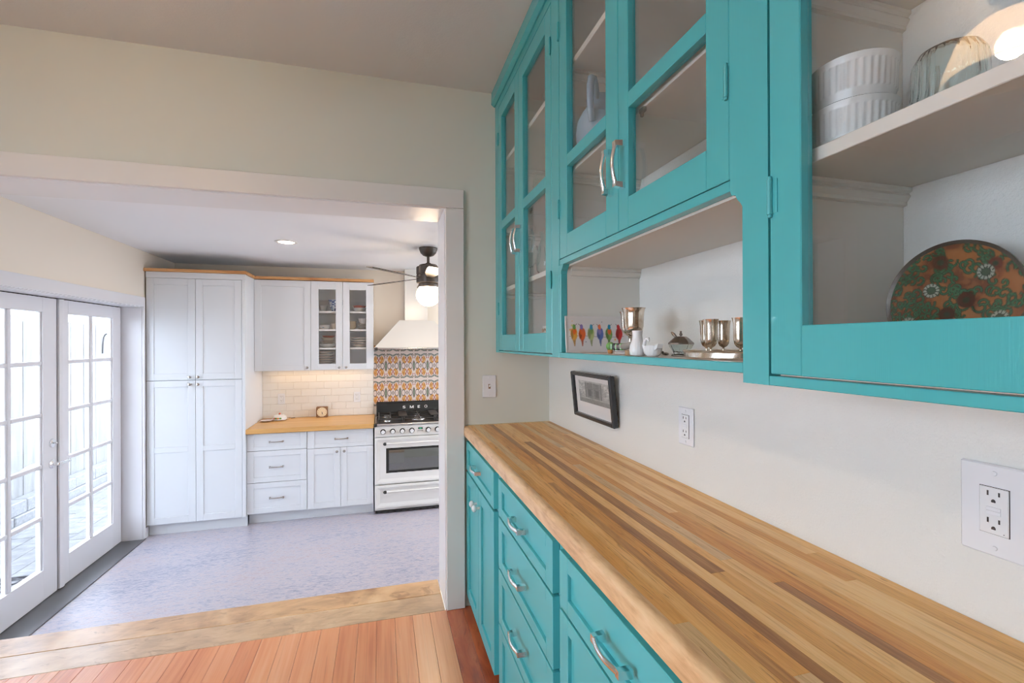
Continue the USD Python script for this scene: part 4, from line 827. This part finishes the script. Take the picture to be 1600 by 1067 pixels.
def goblet_profile(h, r, q):
    """q: the share of the height below the cup."""
    c = h*(1-q); z = h*q
    return [(0, 0), (r*0.66, 0), (r*0.64, z*0.08), (r*0.24, z*0.22), (r*0.13, z*0.5), (r*0.17, z*0.66), (r*0.12, z*0.8), (r*0.26, z*0.95), (r*0.50, z+c*0.03), (r*0.72, z+c*0.13), (r*0.80, z+c*0.28), (r*0.83, z+c*0.55), (r*0.85, z+c*0.80), (r*0.92, z+c*0.93), (r, h),
            (r*0.97, h), (r*0.88, z+c*0.93), (r*0.81, z+c*0.80), (r*0.76, z+c*0.4), (r*0.5, z+c*0.1), (0, z+c*0.07)]
def goblet(name, x, y, z, h, r, label, group=None, q=0.45):
    t = thing(name, (x, y, z), label, 'goblet', group)
    pr = goblet_profile(h, r, q)
    obj('cup', lathe([(0, h*q*0.94)]+pr[7:], 60, (x, y, z), flute=(h*q+h*(1-q)*0.1, h*q+h*(1-q)*0.9, 0.012, 12)), 'old_silver', t, smooth=40)
    obj('stem', lathe(pr[:7]+[(r*0.2, h*q*0.935), (0, h*q*0.935)], 28, (x, y, z)), 'old_silver', t, smooth=40)
    return t
goblet('goblet', 0.655, 1.130, NZ, 0.126, 0.032, 'tall tarnished silver goblet standing behind the white bud vase', 'silver goblets in the niche')
goblet('goblet', 0.695, 1.218, NZ, 0.122, 0.031, 'silver goblet half hidden directly behind the tall one, nearest the bird tray', 'silver goblets in the niche')
ty = thing('silver_tray', (0.702, 0.792, NZ), 'round tarnished silver tray with a raised rim holding five small goblets', 'tray')
obj('dish', lathe([(0, 0.0005), (0.104, 0.0005), (0.108, 0.004), (0.108, 0.013), (0.111, 0.016), (0.1095, 0.018), (0.105, 0.016), (0.104, 0.006), (0, 0.006)], 64, (0.702, 0.792, NZ)), 'old_silver', ty, smooth=40)
cz = NZ+0.0064
g1 = goblet('cordial_goblet', 0.635, 0.797, cz, 0.073, 0.0152, 'small silver cordial goblet on the round tray, second from the left, front row', 'cordial goblets on the tray', 0.24)
for x, y, lb in ((0.665, 0.848, 'small silver cordial goblet on the round tray, leftmost, partly hidden'), (0.706, 0.846, 'narrow-looking small silver cordial goblet at the back middle of the round tray'),
                 (0.645, 0.7276, 'small silver cordial goblet on the round tray, front row, next to the teal post'), (0.742, 0.765, 'small silver cordial goblet at the back right of the round tray, mostly hidden')):
    dup(g1, (x, y, cz), lb, rotz=RNG.uniform(0, 30))
vs = thing('bud_vase', (0.606, 1.028, NZ), 'white milk glass bud vase with a narrow waist', 'vase')
obj('body', lathe([(0, 0.0005), (0.015, 0.0005), (0.0185, 0.004), (0.0195, 0.014), (0.0175, 0.026), (0.0125, 0.040), (0.0115, 0.050), (0.0125, 0.060), (0.0135, 0.0625), (0.012, 0.062), (0.010, 0.052), (0, 0.045)], 48, (0.606, 1.028, NZ), flute=(0.004, 0.045, 0.03, 18)), 'porcelain', vs, smooth=50)
sw = thing('swan_dish', (0.610, 0.972, NZ), 'small white ceramic swan dish beside the bud vase', 'figurine')
th_ = np.linspace(0, 1, 9)
obj('body', join(lathe([(0, 0.0005), (0.012, 0.0005), (0.018, 0.006), (0.0205, 0.016), (0.0215, 0.026), (0.0195, 0.026), (0.017, 0.015), (0, 0.008)], 36, (0.612, 0.970, NZ), flute=(0.003, 0.026, 0.05, 12)),
    prism([(0.957, NZ+0.012), (0.940, NZ+0.020), (0.936, NZ+0.030), (0.946, NZ+0.027), (0.957, NZ+0.024)], 0.604, 0.618, 'x')), 'porcelain', sw, smooth=40)
obj('neck', tube([(0.606, 0.990, NZ+0.016), (0.605, 0.996, NZ+0.026), (0.605, 0.993, NZ+0.036), (0.605, 0.985, NZ+0.043), (0.605, 0.978, NZ+0.042), (0.605, 0.974, NZ+0.036)], [0.006, 0.0045, 0.0038, 0.0036, 0.0042, 0.002], 12), 'porcelain', sw, smooth=True)
sp = thing('spoon', (0.66, 0.96, NZ), 'tiny dark-tipped spoon lying behind the swan dish', 'spoon')
obj('handle', tube([(0.672, 1.012, NZ+0.004), (0.654, 0.992, NZ+0.006), (0.640, 0.972, NZ+0.010)], [0.002, 0.0018, 0.003], 8), 'pewter', sp, smooth=True)
obj('bowl', sphere((0.680, 1.020, NZ+0.0045), 0.008, 2, (1, 1, 0.45)), 'pewter', sp, smooth=True)
cd = thing('condiment_dish', (0.69, 0.966, NZ), 'glass condiment dish with a dark pewter hinged lid and small spoon', 'condiment dish')
C_ = (0.69, 0.972, NZ)
obj('bowl', lathe([(0, 0.0005), (0.021, 0.0005), (0.0215, 0.004), (0.017, 0.007), (0.019, 0.012), (0.026, 0.022), (0.0285, 0.028), (0.027, 0.028), (0.0245, 0.0225), (0.0175, 0.0125), (0, 0.010)], 8, C_), 'clear_glass', cd)
obj('base_ring', lathe([(0.0205, 0.0003), (0.0225, 0.0003), (0.0225, 0.0022), (0.0205, 0.0022)], 8, C_), 'pewter', cd)
obj('lid', lathe([(0.0, 0.0285), (0.030, 0.0285), (0.0295, 0.032), (0.018, 0.043), (0.012, 0.047), (0, 0.048)], 8, C_), 'pewter', cd)
obj('finial', join(sphere((C_[0], C_[1], NZ+0.052), 0.004, 2), lathe([(0, 0.054), (0.002, 0.055), (0.003, 0.059), (0, 0.061)], 10, C_)), 'pewter', cd, smooth=True)
obj('spoon_handle', tube([(C_[0]-0.004, C_[1]+0.012, NZ+0.045), (C_[0]-0.006, C_[1]+0.020, NZ+0.053), (C_[0]-0.008, C_[1]+0.026, NZ+0.058)], [0.003, 0.004, 0.002], 8), 'pewter', cd, smooth=True)
fg = thing('figurine', (0.62, 1.15, NZ), 'small grey trinket with a green round head and a cork foot behind the vase', 'figurine')
obj('body', tube([(0.640, 1.222, NZ+0.020), (0.632, 1.19, NZ+0.021), (0.622, 1.14, NZ+0.022), (0.614, 1.09, NZ+0.023), (0.611, 1.062, NZ+0.028), (0.610, 1.048, NZ+0.040), (0.611, 1.044, NZ+0.050)], [0.005, 0.007, 0.008, 0.0085, 0.009, 0.006, 0.004], 12), 'grey_stone', fg, smooth=True)
obj('head', sphere((0.646, 1.247, NZ+0.022), 0.0125, 3, (1, 1, 1.05)), 'green_glaze', fg, smooth=True)
obj('neck', lathe([(0, 0.0005), (0.006, 0.0005), (0.0075, 0.004), (0.0085, 0.0115), (0, 0.0125)], 18, (0.646, 1.247, NZ)), 'orange_glaze', fg, smooth=40)
obj('cork_foot', lathe([(0, 0.0005), (0.0095, 0.0005), (0.0105, 0.013), (0, 0.0135)], 20, (0.609, 1.075, NZ)), 'cork', fg, smooth=40)
for k in range(5): obj('band', lathe([(0.0084, -0.003), (0.0096, 0), (0.0084, 0.003)], 14, (0, 0, 0)).apply_transform(np.array([[0.2, 0, -0.0, 0.6365-0.0028*k*1.6-0.0*k], [0, 0, 1, 1.205-0.022*k*0.9], [0, 1, 0, NZ+0.0208], [0, 0, 0, 1.0]])) if False else box(0.625-0.0035*k, 0.640-0.0035*k, 1.203-0.02*k, 1.209-0.02*k, NZ+0.012, NZ+0.031, 0.004), 'iron_black' if k % 2 else 'green_glaze', fg)
bx_ = thing('small_box', (0.64, 1.12, NZ), 'flat whitish layered box lying behind the trinket', 'box')
obj('base', box(0.642, 0.69, 1.06, 1.215, NZ+0.0004, NZ+0.007, 0.001), 'box_white', bx_); obj('lid', box(0.643, 0.689, 1.062, 1.213, NZ+0.0078, NZ+0.013, 0.001), 'box_white', bx_)

# ------------------------------------------------------------------ things in the glazed cabinets
SR = 1.6094
rk = thing('ramekin', (0.670, 0.529, SR), 'lower white fluted souffle dish of the stack of two, right cabinet shelf', 'souffle dish', 'fluted white souffle dishes')
RP = [(0, 0.0005), (0.047, 0.0005), (0.049, 0.003), (0.050, 0.013), (0.0515, 0.015), (0.0525, 0.050), (0.054, 0.052), (0.055, 0.060), (0.053, 0.0615), (0.051, 0.052), (0.049, 0.006), (0, 0.004)]
obj('dish', lathe(RP, 144, (0.670, 0.529, SR), flute=(0.0145, 0.051, 0.014, 36)), 'ramekin_white', rk, smooth=50)
dup(rk, (0.671, 0.530, SR+0.0618), 'upper white fluted souffle dish of the stack of two, right cabinet shelf')
gj = thing('glass_jar', (0.690, 0.420, SR), 'ribbed clear glass bowl turned upside down beside the souffle dishes', 'glass bowl')
obj('body', lathe([(0.050, 0.0005), (0.051, 0.006), (0.042, 0.018), (0.038, 0.035), (0.036, 0.075), (0.030, 0.088), (0.018, 0.094), (0, 0.095), (0, 0.091), (0.017, 0.090), (0.028, 0.085), (0.033, 0.074), (0.035, 0.035), (0.039, 0.018), (0.047, 0.006), (0.048, 0.0005), (0.050, 0.0005)], 96, (0.690, 0.420, SR), flute=(0.02, 0.08, 0.03, 24)), 'clear_glass', gj, smooth=True)
gd = thing('glass_dish', (0.775, 0.500, SR), 'shallow clear glass dish at the back of the right cabinet shelf', 'glass dish')
obj('body', lathe([(0, 0.0005), (0.035, 0.0005), (0.045, 0.010), (0.060, 0.035), (0.062, 0.040), (0.059, 0.040), (0.043, 0.013), (0.033, 0.004), (0, 0.004)], 64, (0.775, 0.500, SR), flute=(0.01, 0.04, 0.015, 30)), 'clear_glass', gd, smooth=True)
# big cloisonne plate leaning on the back wall
pl = thing('decorative_plate', (0.80, 0.48, 1.3005), 'large round plate with green and copper scrollwork and white daisies, leaning in the cabinet', 'plate')
PR, PC, ta = 0.0872, np.array((0.800, 0.4795, 1.3880)), math.radians(4)
Wp = np.array((-math.cos(ta), 0, math.sin(ta))); Vp = np.array((math.sin(ta), 0, math.cos(ta))); Up = np.array((0, -1.0, 0))
NRr, NAa = 90, 240
rr, aa = np.meshgrid(np.linspace(0.0, 1, NRr), np.arange(NAa)*2*np.pi/NAa, indexing='ij')
px, py = (rr*np.cos(aa)).ravel(), (rr*np.sin(aa)).ravel(); dep = 0.010*np.clip(rr.ravel()-0.05, 0, 1)**2.2
Vv = PC+np.outer(px*PR, Up)+np.outer(py*PR, Vp)+np.outer(dep+0.004, Wp)
i, j = np.meshgrid(np.arange(NRr-1), np.arange(NAa), indexing='ij'); a = (i*NAa+j).ravel(); b = (i*NAa+(j+1) % NAa).ravel()
face = trimesh.Trimesh(Vv, np.vstack([np.stack([a, a+NAa, b+NAa], 1), np.stack([a, b+NAa, b], 1)]), process=False)
Q = np.stack([px*5.2, py*5.2, px*0], 1); warp = np.stack([meshkit.fbm(Q*1.3+9, 2, 4), meshkit.fbm(Q*1.3+3, 2, 6), px*0], 1)-0.5
n1 = meshkit.noise(Q*1.6+warp*2.2, 8); n2 = meshkit.noise(Q*0.8+4, 12); n3 = meshkit.noise(Q*3.0+warp*3, 15)
col = np.tile(np.array(lin(184, 112, 62)), (len(px), 1)); col = mixc(col, soft(0.45-n2, 0.2)*0.8, lin(120, 54, 40)); col = mixc(col, soft(0.5-n3, 0.1)*0.35, lin(196, 128, 74))
rc = np.random.default_rng(5); dmin = np.full(len(px), 9.0)
for k in range(230):
    cx, cy = rc.uniform(-1, 1, 2); a0 = rc.uniform(0, 6.3); sg = rc.choice((-1, 1)); R0 = rc.uniform(0.06, 0.115)
    tt = np.linspace(0, 1, 16); an = a0+sg*tt*5.2; rad_ = R0*(1-0.75*tt)
    X_, Y_ = cx+rad_*np.cos(an), cy+rad_*np.sin(an); near = np.hypot(px-cx, py-cy) < R0+0.08
    if near.any():
        dmin[near] = np.minimum(dmin[near], np.min(np.hypot(px[near][:, None]-X_, py[near][:, None]-Y_), axis=1))
col = mixc(col, soft(dmin-0.023, 0.012), lin(24, 38, 32)); col = mixc(col, soft(dmin-0.014, 0.012), lin(30, 112, 76)); col = mixc(col, soft(dmin-0.004, 0.01)*0.6, lin(110, 160, 124))
for cx, cy, ro, c in ((0.16, 0.02, 0.13, lin(84, 20, 18)), (-0.20, 0.68, 0.12, lin(96, 40, 30)), (0.55, 0.55, 0.10, lin(120, 40, 30)), (-0.1, -0.2, 0.12, lin(84, 24, 20))):
    d = np.hypot(px-cx, py-cy); col = mixc(col, soft(d-ro, 0.03), c); col = mixc(col, soft(d-ro*0.4, 0.03), lin(30, 70, 52))
for cx, cy in ((-0.34, 0.22), (0.42, 0.44), (0.62, -0.30), (-0.1, -0.55), (0.3, -0.65), (-0.65, -0.35)):
    d = np.hypot(px-cx, py-cy); an = np.arctan2(py-cy, px-cx); pet = np.cos(an*12) > -0.72
    col = mixc(col, soft(d-0.125, 0.01), lin(40, 58, 50)); col = mixc(col, soft(d-0.118, 0.015)*(d > 0.068)*pet, lin(196, 202, 190)); col = mixc(col, soft(d-0.06, 0.015), lin(70, 100, 78))
col = mixc(col, (np.hypot(px, py) > 0.985)*1.0, lin(60, 46, 34))
col = col*0.72
obj('face', face, 'enamel_print', pl, smooth=True, col=col)
obj('back', to(lathe([(0, -0.004), (PR*0.5, -0.004), (PR*0.52, -0.0), (PR*0.8, 0.003), (PR*1.003, 0.011), (PR*1.003, 0.0145), (PR*0.99, 0.0138), (PR*0.8, 0.0055), (PR*0.5, 0.002), (0, 0.002)], 96), PC, Up, Vp, Wp), 'bronze', pl, smooth=40)
# blue jug in the middle cabinet
JC = (0.669, 1.353, 1.9056)
jg = thing('pitcher', JC, 'pale blue glazed ball pitcher with a big loop handle in the middle glazed cabinet', 'pitcher')
obj('body', lathe([(0, 0.0005), (0.038, 0.0005), (0.042, 0.006), (0.060, 0.022), (0.073, 0.050), (0.0775, 0.085), (0.073, 0.120), (0.060, 0.148), (0.047, 0.164), (0.042, 0.178), (0.044, 0.196), (0.041, 0.196), (0.038, 0.178), (0.040, 0.166), (0, 0.158)], 56, JC), 'pitcher_blue', jg, smooth=True)
hd_ = np.array((-0.70, -0.71)); hp = [(0.036, 0.180), (0.052, 0.214), (0.066, 0.228), (0.082, 0.222), (0.092, 0.195), (0.094, 0.160), (0.088, 0.125), (0.076, 0.096)]
obj('handle', tube([(JC[0]+hd_[0]*q, JC[1]+hd_[1]*q, JC[2]+z) for q, z in hp], [0.011, 0.012, 0.0125, 0.0125, 0.0115, 0.0105, 0.010, 0.010], 16), 'pitcher_blue', jg, smooth=True)
# stemware and dishes in the left cabinet
def wine(name, c, h, r, label, cat='wine glass', grp=None, mat='clear_glass'):
    t = thing(name, c, label, cat, grp)
    obj('foot', lathe([(0, 0.0005), (r*0.85, 0.0005), (r*0.8, 0.003), (r*0.12, 0.007), (r*0.1, h*0.42), (0, h*0.42)], 28, c), mat, t, smooth=40)
    obj('bowl', lathe([(0, h*0.4205), (r*0.3, h*0.43), (r*0.8, h*0.55), (r, h*0.72), (r*0.92, h), (r*0.88, h), (r*0.95, h*0.72), (r*0.74, h*0.56), (0, h*0.45)], 28, c), mat, t, smooth=True)
    return t
S2, S1, S3 = 1.9124, 1.6054, 2.2484
w1 = wine('wine_glass', (0.665, 1.745, S2), 0.16, 0.030, 'clear wine glass on the middle shelf of the far glazed cabinet, nearest its hinge', grp='wine glasses in the far cabinet')
for x, y, lb in ((0.70, 1.85, 'clear wine glass on the middle shelf of the far glazed cabinet, second from the hinge'), (0.68, 1.98, 'clear wine glass on the middle shelf of the far glazed cabinet, behind the left door')): dup(w1, (x, y, S2), lb)
pc = thing('glass_pitcher', (0.69, 1.86, S1), 'big rounded clear glass pitcher on the lower shelf of the far cabinet', 'pitcher')
obj('body', lathe([(0, 0.0005), (0.045, 0.0005), (0.062, 0.03), (0.066, 0.07), (0.055, 0.13), (0.044, 0.16), (0.050, 0.19), (0.047, 0.19), (0.041, 0.16), (0.052, 0.13), (0.062, 0.07), (0.058, 0.032), (0.042, 0.006), (0, 0.006)], 40, (0.69, 1.86, S1)), 'clear_glass', pc, smooth=True)
gt_ = thing('tumbler', (0.65, 1.735, S1), 'ribbed clear glass tumbler in front of the glass pitcher in the far cabinet', 'glass', 'ribbed tumblers in the far cabinet')
obj('body', lathe([(0, 0.0005), (0.027, 0.0005), (0.034, 0.10), (0.0325, 0.10), (0.0255, 0.006), (0, 0.006)], 60, (0.65, 1.735, S1), flute=(0.004, 0.085, 0.03, 15)), 'clear_glass', gt_, smooth=True)
dup(gt_, (0.72, 1.70, S1), 'ribbed clear glass tumbler behind its twin beside the hinge of the far cabinet')
vz = wine('goblet_glass', (0.66, 2.06, S1), 0.17, 0.038, 'clear stemmed glass on the lower shelf behind the left door of the far cabinet', 'glass')
gb = thing('glass_bowl', (0.69, 1.76, S3), 'clear glass bowl on the top shelf of the far glazed cabinet', 'bowl')
obj('body', lathe([(0, 0.0005), (0.03, 0.0005), (0.055, 0.03), (0.07, 0.075), (0.067, 0.075), (0.052, 0.032), (0.028, 0.005), (0, 0.005)], 40, (0.69, 1.76, S3)), 'clear_glass', gb, smooth=True)
dp = thing('dinner_plate', (0.712, 1.76, 1.3004), 'lowest white plate of the stack at the bottom of the far glazed cabinet', 'plate', 'white plates in the far cabinet')
PLATE = lambda R, h=0.012: [(0, 0.0004), (R*0.55, 0.0004), (R*0.6, h*0.2), (R, h*0.9), (R, h), (R*0.62, h*0.42), (R*0.55, h*0.3), (0, h*0.3)]
obj('plate', lathe(PLATE(0.105), 48, (0.712, 1.76, 1.3004)), 'white_plate', dp, smooth=40)
for k, od_ in enumerate(('second lowest', 'third lowest', 'topmost')): dup(dp, (0.712, 1.76, 1.3004+0.0085*(k+1)), f'{od_} white plate of the stack at the bottom of the far glazed cabinet')
tu = thing('tureen', (0.712, 1.76, 1.3386), 'white casserole dish with a brown scroll pattern on top of the plates', 'dish')
obj('body', lathe([(0, 0.0005), (0.07, 0.0005), (0.088, 0.01), (0.092, 0.058), (0.089, 0.058), (0.084, 0.012), (0, 0.006)], 48, (0.712, 1.76, 1.3386)), 'white_plate', tu, smooth=40)
scr = []
for k in range(12):
    a = k*math.pi/6; 
    for sg in (-1, 1):
        pts = [(0.712+0.0925*math.cos(a+sg*0.22*s), 1.76+0.0925*math.sin(a+sg*0.22*s), 1.3386+0.032+0.014*math.sin(s*math.pi*0.9)) for s in np.linspace(0.1, 1, 6)]
        scr.append(tube(pts, [0.002, 0.003, 0.0032, 0.003, 0.0022, 0.0012], 6))
obj('scroll_pattern', join(*scr), 'walnut_frame', tu)

# ------------------------------------------------------------------ kitchen counter things
cl = thing('clock', (-0.628, 5.43, 0.5278), 'square walnut mantel clock with a round cream dial on the kitchen counter', 'clock')
obj('case', to(join(prism([(x_+s_*0.0, y_) for x_, y_, s_ in [(0.058*np.sign(math.cos(t))*min(1, abs(1.18*math.cos(t))**0.35), 0.058*np.sign(math.sin(t))*min(1, abs(1.18*math.sin(t))**0.35), 0) for t in np.linspace(0, 2*math.pi, 49)[:-1]]], 0, 0.04, 'z')), (-0.628, 5.45, 0.5866), Uk, Vk, Wk), 'walnut_frame', cl)
obj('dial', to(lathe([(0, 0), (0.050, 0), (0.049, 0.002), (0, 0.0021)], 48), (-0.628, 5.41-0.0002, 0.5866), Uk, Vk, Wk), 'dial_cream', cl)
for k in range(12):
    a = k*math.pi/6; obj('hour_mark', to(box(-0.0014, 0.0014, 0.036, 0.0435, 0, 0.0006), (-0.628, 5.4077, 0.5866), (math.cos(a), 0, -math.sin(a)), (math.sin(a), 0, math.cos(a)), Wk), 'dark_slot', cl)
for a, L, w in ((math.radians(160), 0.021, 0.002), (math.radians(178), 0.030, 0.0013)): obj('hand', to(box(-w, w, -0.004, L, 0.0008, 0.0014), (-0.628, 5.4077, 0.5866), (math.cos(a), 0, -math.sin(a)), (math.sin(a), 0, math.cos(a)), Wk), 'dark_slot', cl)
bd = thing('butter_dish', (-1.035, 5.37, 0.5278), 'white butter dish with red knob and fruit decoration on the kitchen counter', 'butter dish')
obj('base', lathe([(0, 0.0005), (0.07, 0.0005), (0.085, 0.007), (0.085, 0.010), (0.07, 0.006), (0, 0.005)], 40, (-1.035, 5.37, 0.5278)), 'tan_plate', bd, smooth=40)
obj('cover', lathe([(0, 0.0062), (0.066, 0.0062), (0.066, 0.025), (0.058, 0.045), (0.035, 0.055), (0, 0.057)], 40, (-1.035, 5.37, 0.5278)), 'porcelain', bd, smooth=40)
obj('knob', sphere((-1.035, 5.37, 0.5278+0.066), 0.0105, 2), 'red_glaze', bd, smooth=True)
for a, mt_ in ((-2.25, 'red_glaze'), (-1.95, 'green_glaze'), (-1.65, 'orange_print'), (-1.3, 'green_glaze')): obj('fruit', sphere((-1.035+0.062*math.cos(a), 5.37+0.062*math.sin(a), 0.5278+0.024), 0.010, 2, (1.2, 1, 0.9)), mt_, bd, smooth=True)
sr_ = thing('saucer', (-1.148, 5.30, 0.5278), 'small red-rimmed saucer beside the butter dish on the kitchen counter', 'saucer')
obj('dish', lathe(PLATE(0.062, 0.014), 36, (-1.148, 5.30, 0.5278)), 'porcelain', sr_, smooth=40)
obj('rim', lathe([(0.0585, 0.0128), (0.0625, 0.0140), (0.0625, 0.0155), (0.0585, 0.0145)], 36, (-1.148, 5.30, 0.5278)), 'red_glaze', sr_)
sk = thing('salt_spoon', (-0.925, 5.44, 0.5278), 'small dark spreader lying near the wall on the kitchen counter', 'spreader')
obj('blade', tube([(-0.94, 5.44, 0.5325), (-0.92, 5.445, 0.5335), (-0.90, 5.45, 0.534)], [0.0035, 0.0045, 0.004], 8), 'pewter', sk, smooth=True)

# dishes behind the kitchen glass doors
ORD = ['lowest', 'second', 'third', 'fourth', 'fifth', 'sixth', 'seventh']
def stack(name, x, y, z, n, R, step, h, mat, what, where, grp, cat='plate', bowl=False):
    c = (x, y, z); lab = lambda k: (f'{ORD[k] if k < n-1 or n == 1 else "topmost"} {what} {where}' if n > 1 else f'{what} {where}')
    t = thing(name, c, lab(0), cat, grp)
    pr = [(0, 0.0004), (R*0.5, 0.0004), (R*0.78, h*0.35), (R, h), (R*0.97, h), (R*0.74, h*0.38), (R*0.45, h*0.10), (0, h*0.08)] if bowl else PLATE(R, h)
    obj('body', lathe(pr, 36, c), mat, t, smooth=40)
    if not bowl and mat == 'white_plate': obj('rim_band', lathe([(R*0.93, h*0.99), (R*1.004, h*1.005), (R*1.004, h*0.86)], 36, c), 'tan_plate', t)
    for k in range(1, n): dup(t, (x, y, z+step*k), lab(k))
    return z+step*(n-1)+h
YD = 5.335
stack('dinner_plate', -0.585, YD, 1.0824, 6, 0.095, 0.027, 0.026, 'white_plate', 'tan-rimmed plate', 'of the bottom-shelf stack behind the left kitchen glass door', 'plates behind the left kitchen door')
z = stack('soup_plate', -0.555, YD, KSH[0]+0.0004, 1, 0.095, 0.03, 0.04, 'porcelain', 'wide white bowl under the pile', 'on the third shelf behind the left kitchen door', None, 'bowl', True)
z = stack('side_plate', -0.555, YD, z+0.0005, 2, 0.075, 0.016, 0.015, 'tan_plate', 'tan plate of the pile', 'on the third shelf behind the left kitchen door', 'tan plates behind the left kitchen door')
z = stack('bowl', -0.555, YD, z+0.0005, 1, 0.07, 0.03, 0.032, 'cream_glaze', 'cream bowl under the red-rimmed dish', 'behind the left kitchen door', None, 'bowl', True)
stack('red_dish', -0.550, YD, z+0.0005, 1, 0.066, 0.02, 0.020, 'red_glaze', 'small red dish on top of the pile', 'behind the left kitchen door', None, 'dish', True)
t = thing('serving_dish', (-0.60, YD, KSH[1]+0.0004), 'white oval dish with a blue fish motif on the second shelf behind the left door', 'dish')
obj('body', lathe([(0, 0.0004), (0.05, 0.0004), (0.064, 0.018), (0.066, 0.046), (0.063, 0.046), (0.058, 0.02), (0, 0.006)], 36, (-0.60, YD, KSH[1]+0.0004)), 'porcelain', t, smooth=40)
obj('motif', prism([(-0.612, KSH[1]+0.02), (-0.598, KSH[1]+0.026), (-0.582, KSH[1]+0.021), (-0.598, KSH[1]+0.016)], YD-0.067, YD-0.0645, 'y'), 'pitcher_blue', t)
stack('cup', -0.49, YD, KSH[1]+0.0004, 1, 0.036, 0.05, 0.062, 'cream_glaze', 'tapered cream cup', 'on the second shelf behind the left kitchen glass door', None, 'cup', True)
stack('cup', -0.605, YD+0.05, KSH[2]+0.0004, 1, 0.04, 0.05, 0.066, 'porcelain', 'white cup at the back left of the top shelf', 'behind the left kitchen door', None, 'cup', True)
t = thing('blue_bowl', (-0.475, YD-0.01, KSH[2]+0.0004), 'tall blue and white patterned bowl on the top shelf of the kitchen glass cabinet', 'bowl')
prof = [(0, 0.0004), (0.035, 0.0004), (0.038, 0.006), (0.060, 0.04), (0.072, 0.085), (0.076, 0.125), (0.073, 0.125), (0.068, 0.085), (0.055, 0.042), (0, 0.01)]
bm = lathe([p for k in range(len(prof)-1) for p in [(prof[k][0]+(prof[k+1][0]-prof[k][0])*s, prof[k][1]+(prof[k+1][1]-prof[k][1])*s) for s in np.linspace(0, 1, 7)[:-1]]]+[prof[-1]], 90, (-0.475, YD-0.01, KSH[2]+0.0004))
q = np.array(bm.vertices)-np.array((-0.475, YD-0.01, KSH[2])); ang = np.arctan2(q[:, 1], q[:, 0]); nn = meshkit.fbm(np.stack([np.cos(ang)*3, np.sin(ang)*3, q[:, 2]*70], 1), 3, 2)
cc = np.tile(np.array(lin(206, 214, 222)), (len(q), 1)); cc = mixc(cc, soft(0.52-nn, 0.06), lin(60, 92, 150)); cc = mixc(cc, soft(np.abs(q[:, 2]-0.119)-0.004, 0.003), lin(50, 80, 140))
obj('body', bm, 'blue_print', t, smooth=True, col=cc)
z = stack('bowl', -0.235, YD, KSH[2]+0.0004, 1, 0.072, 0.03, 0.044, 'porcelain', 'white bowl holding the red-rimmed bowl', 'on the top shelf behind the right kitchen door', None, 'bowl', True)
stack('red_dish', -0.235, YD, z-0.012, 1, 0.069, 0.03, 0.036, 'red_glaze', 'red-rimmed bowl nested in the white one', 'behind the right kitchen door', None, 'bowl', True)
stack('bowl', -0.325, YD, KSH[1]+0.0004, 4, 0.058, 0.018, 0.034, 'cream_glaze', 'cream bowl of the stack', 'on the second shelf behind the right kitchen door', 'cream bowls behind the right kitchen door', 'bowl', True)
z = stack('side_plate', -0.20, YD, KSH[1]+0.0004, 4, 0.055, 0.016, 0.015, 'white_plate', 'small tan-rimmed plate under the cup', 'behind the right kitchen door', 'small plates behind the right kitchen door')
stack('cup', -0.20, YD, z+0.0006, 1, 0.05, 0.05, 0.055, 'porcelain', 'white cup on top of the small plates', 'behind the right kitchen door', None, 'cup', True)
stack('soup_plate', -0.225, YD, KSH[0]+0.0004, 4, 0.092, 0.026, 0.027, 'white_plate', 'tan-rimmed soup plate', 'of the third-shelf stack behind the right kitchen door', 'soup plates behind the right kitchen door')
stack('platter', -0.225, YD, 1.0824, 1, 0.085, 0.02, 0.018, 'tan_plate', 'flat tan platter alone on the bottom shelf', 'behind the right kitchen door', None, 'platter')
# house outside walls and roof so that daylight enters only through the doors and windows
struct('roof', join(box(XL-0.3, XKR+0.3, YR-0.3, YK, ZC+0.125, ZC+0.2), box(XKL-0.95, XKR+0.3, YK+0.001, YB+0.3, ZKC+0.125, ZKC+0.2)), 'house_siding', 'flat roof over the house, out of view', 'roof')
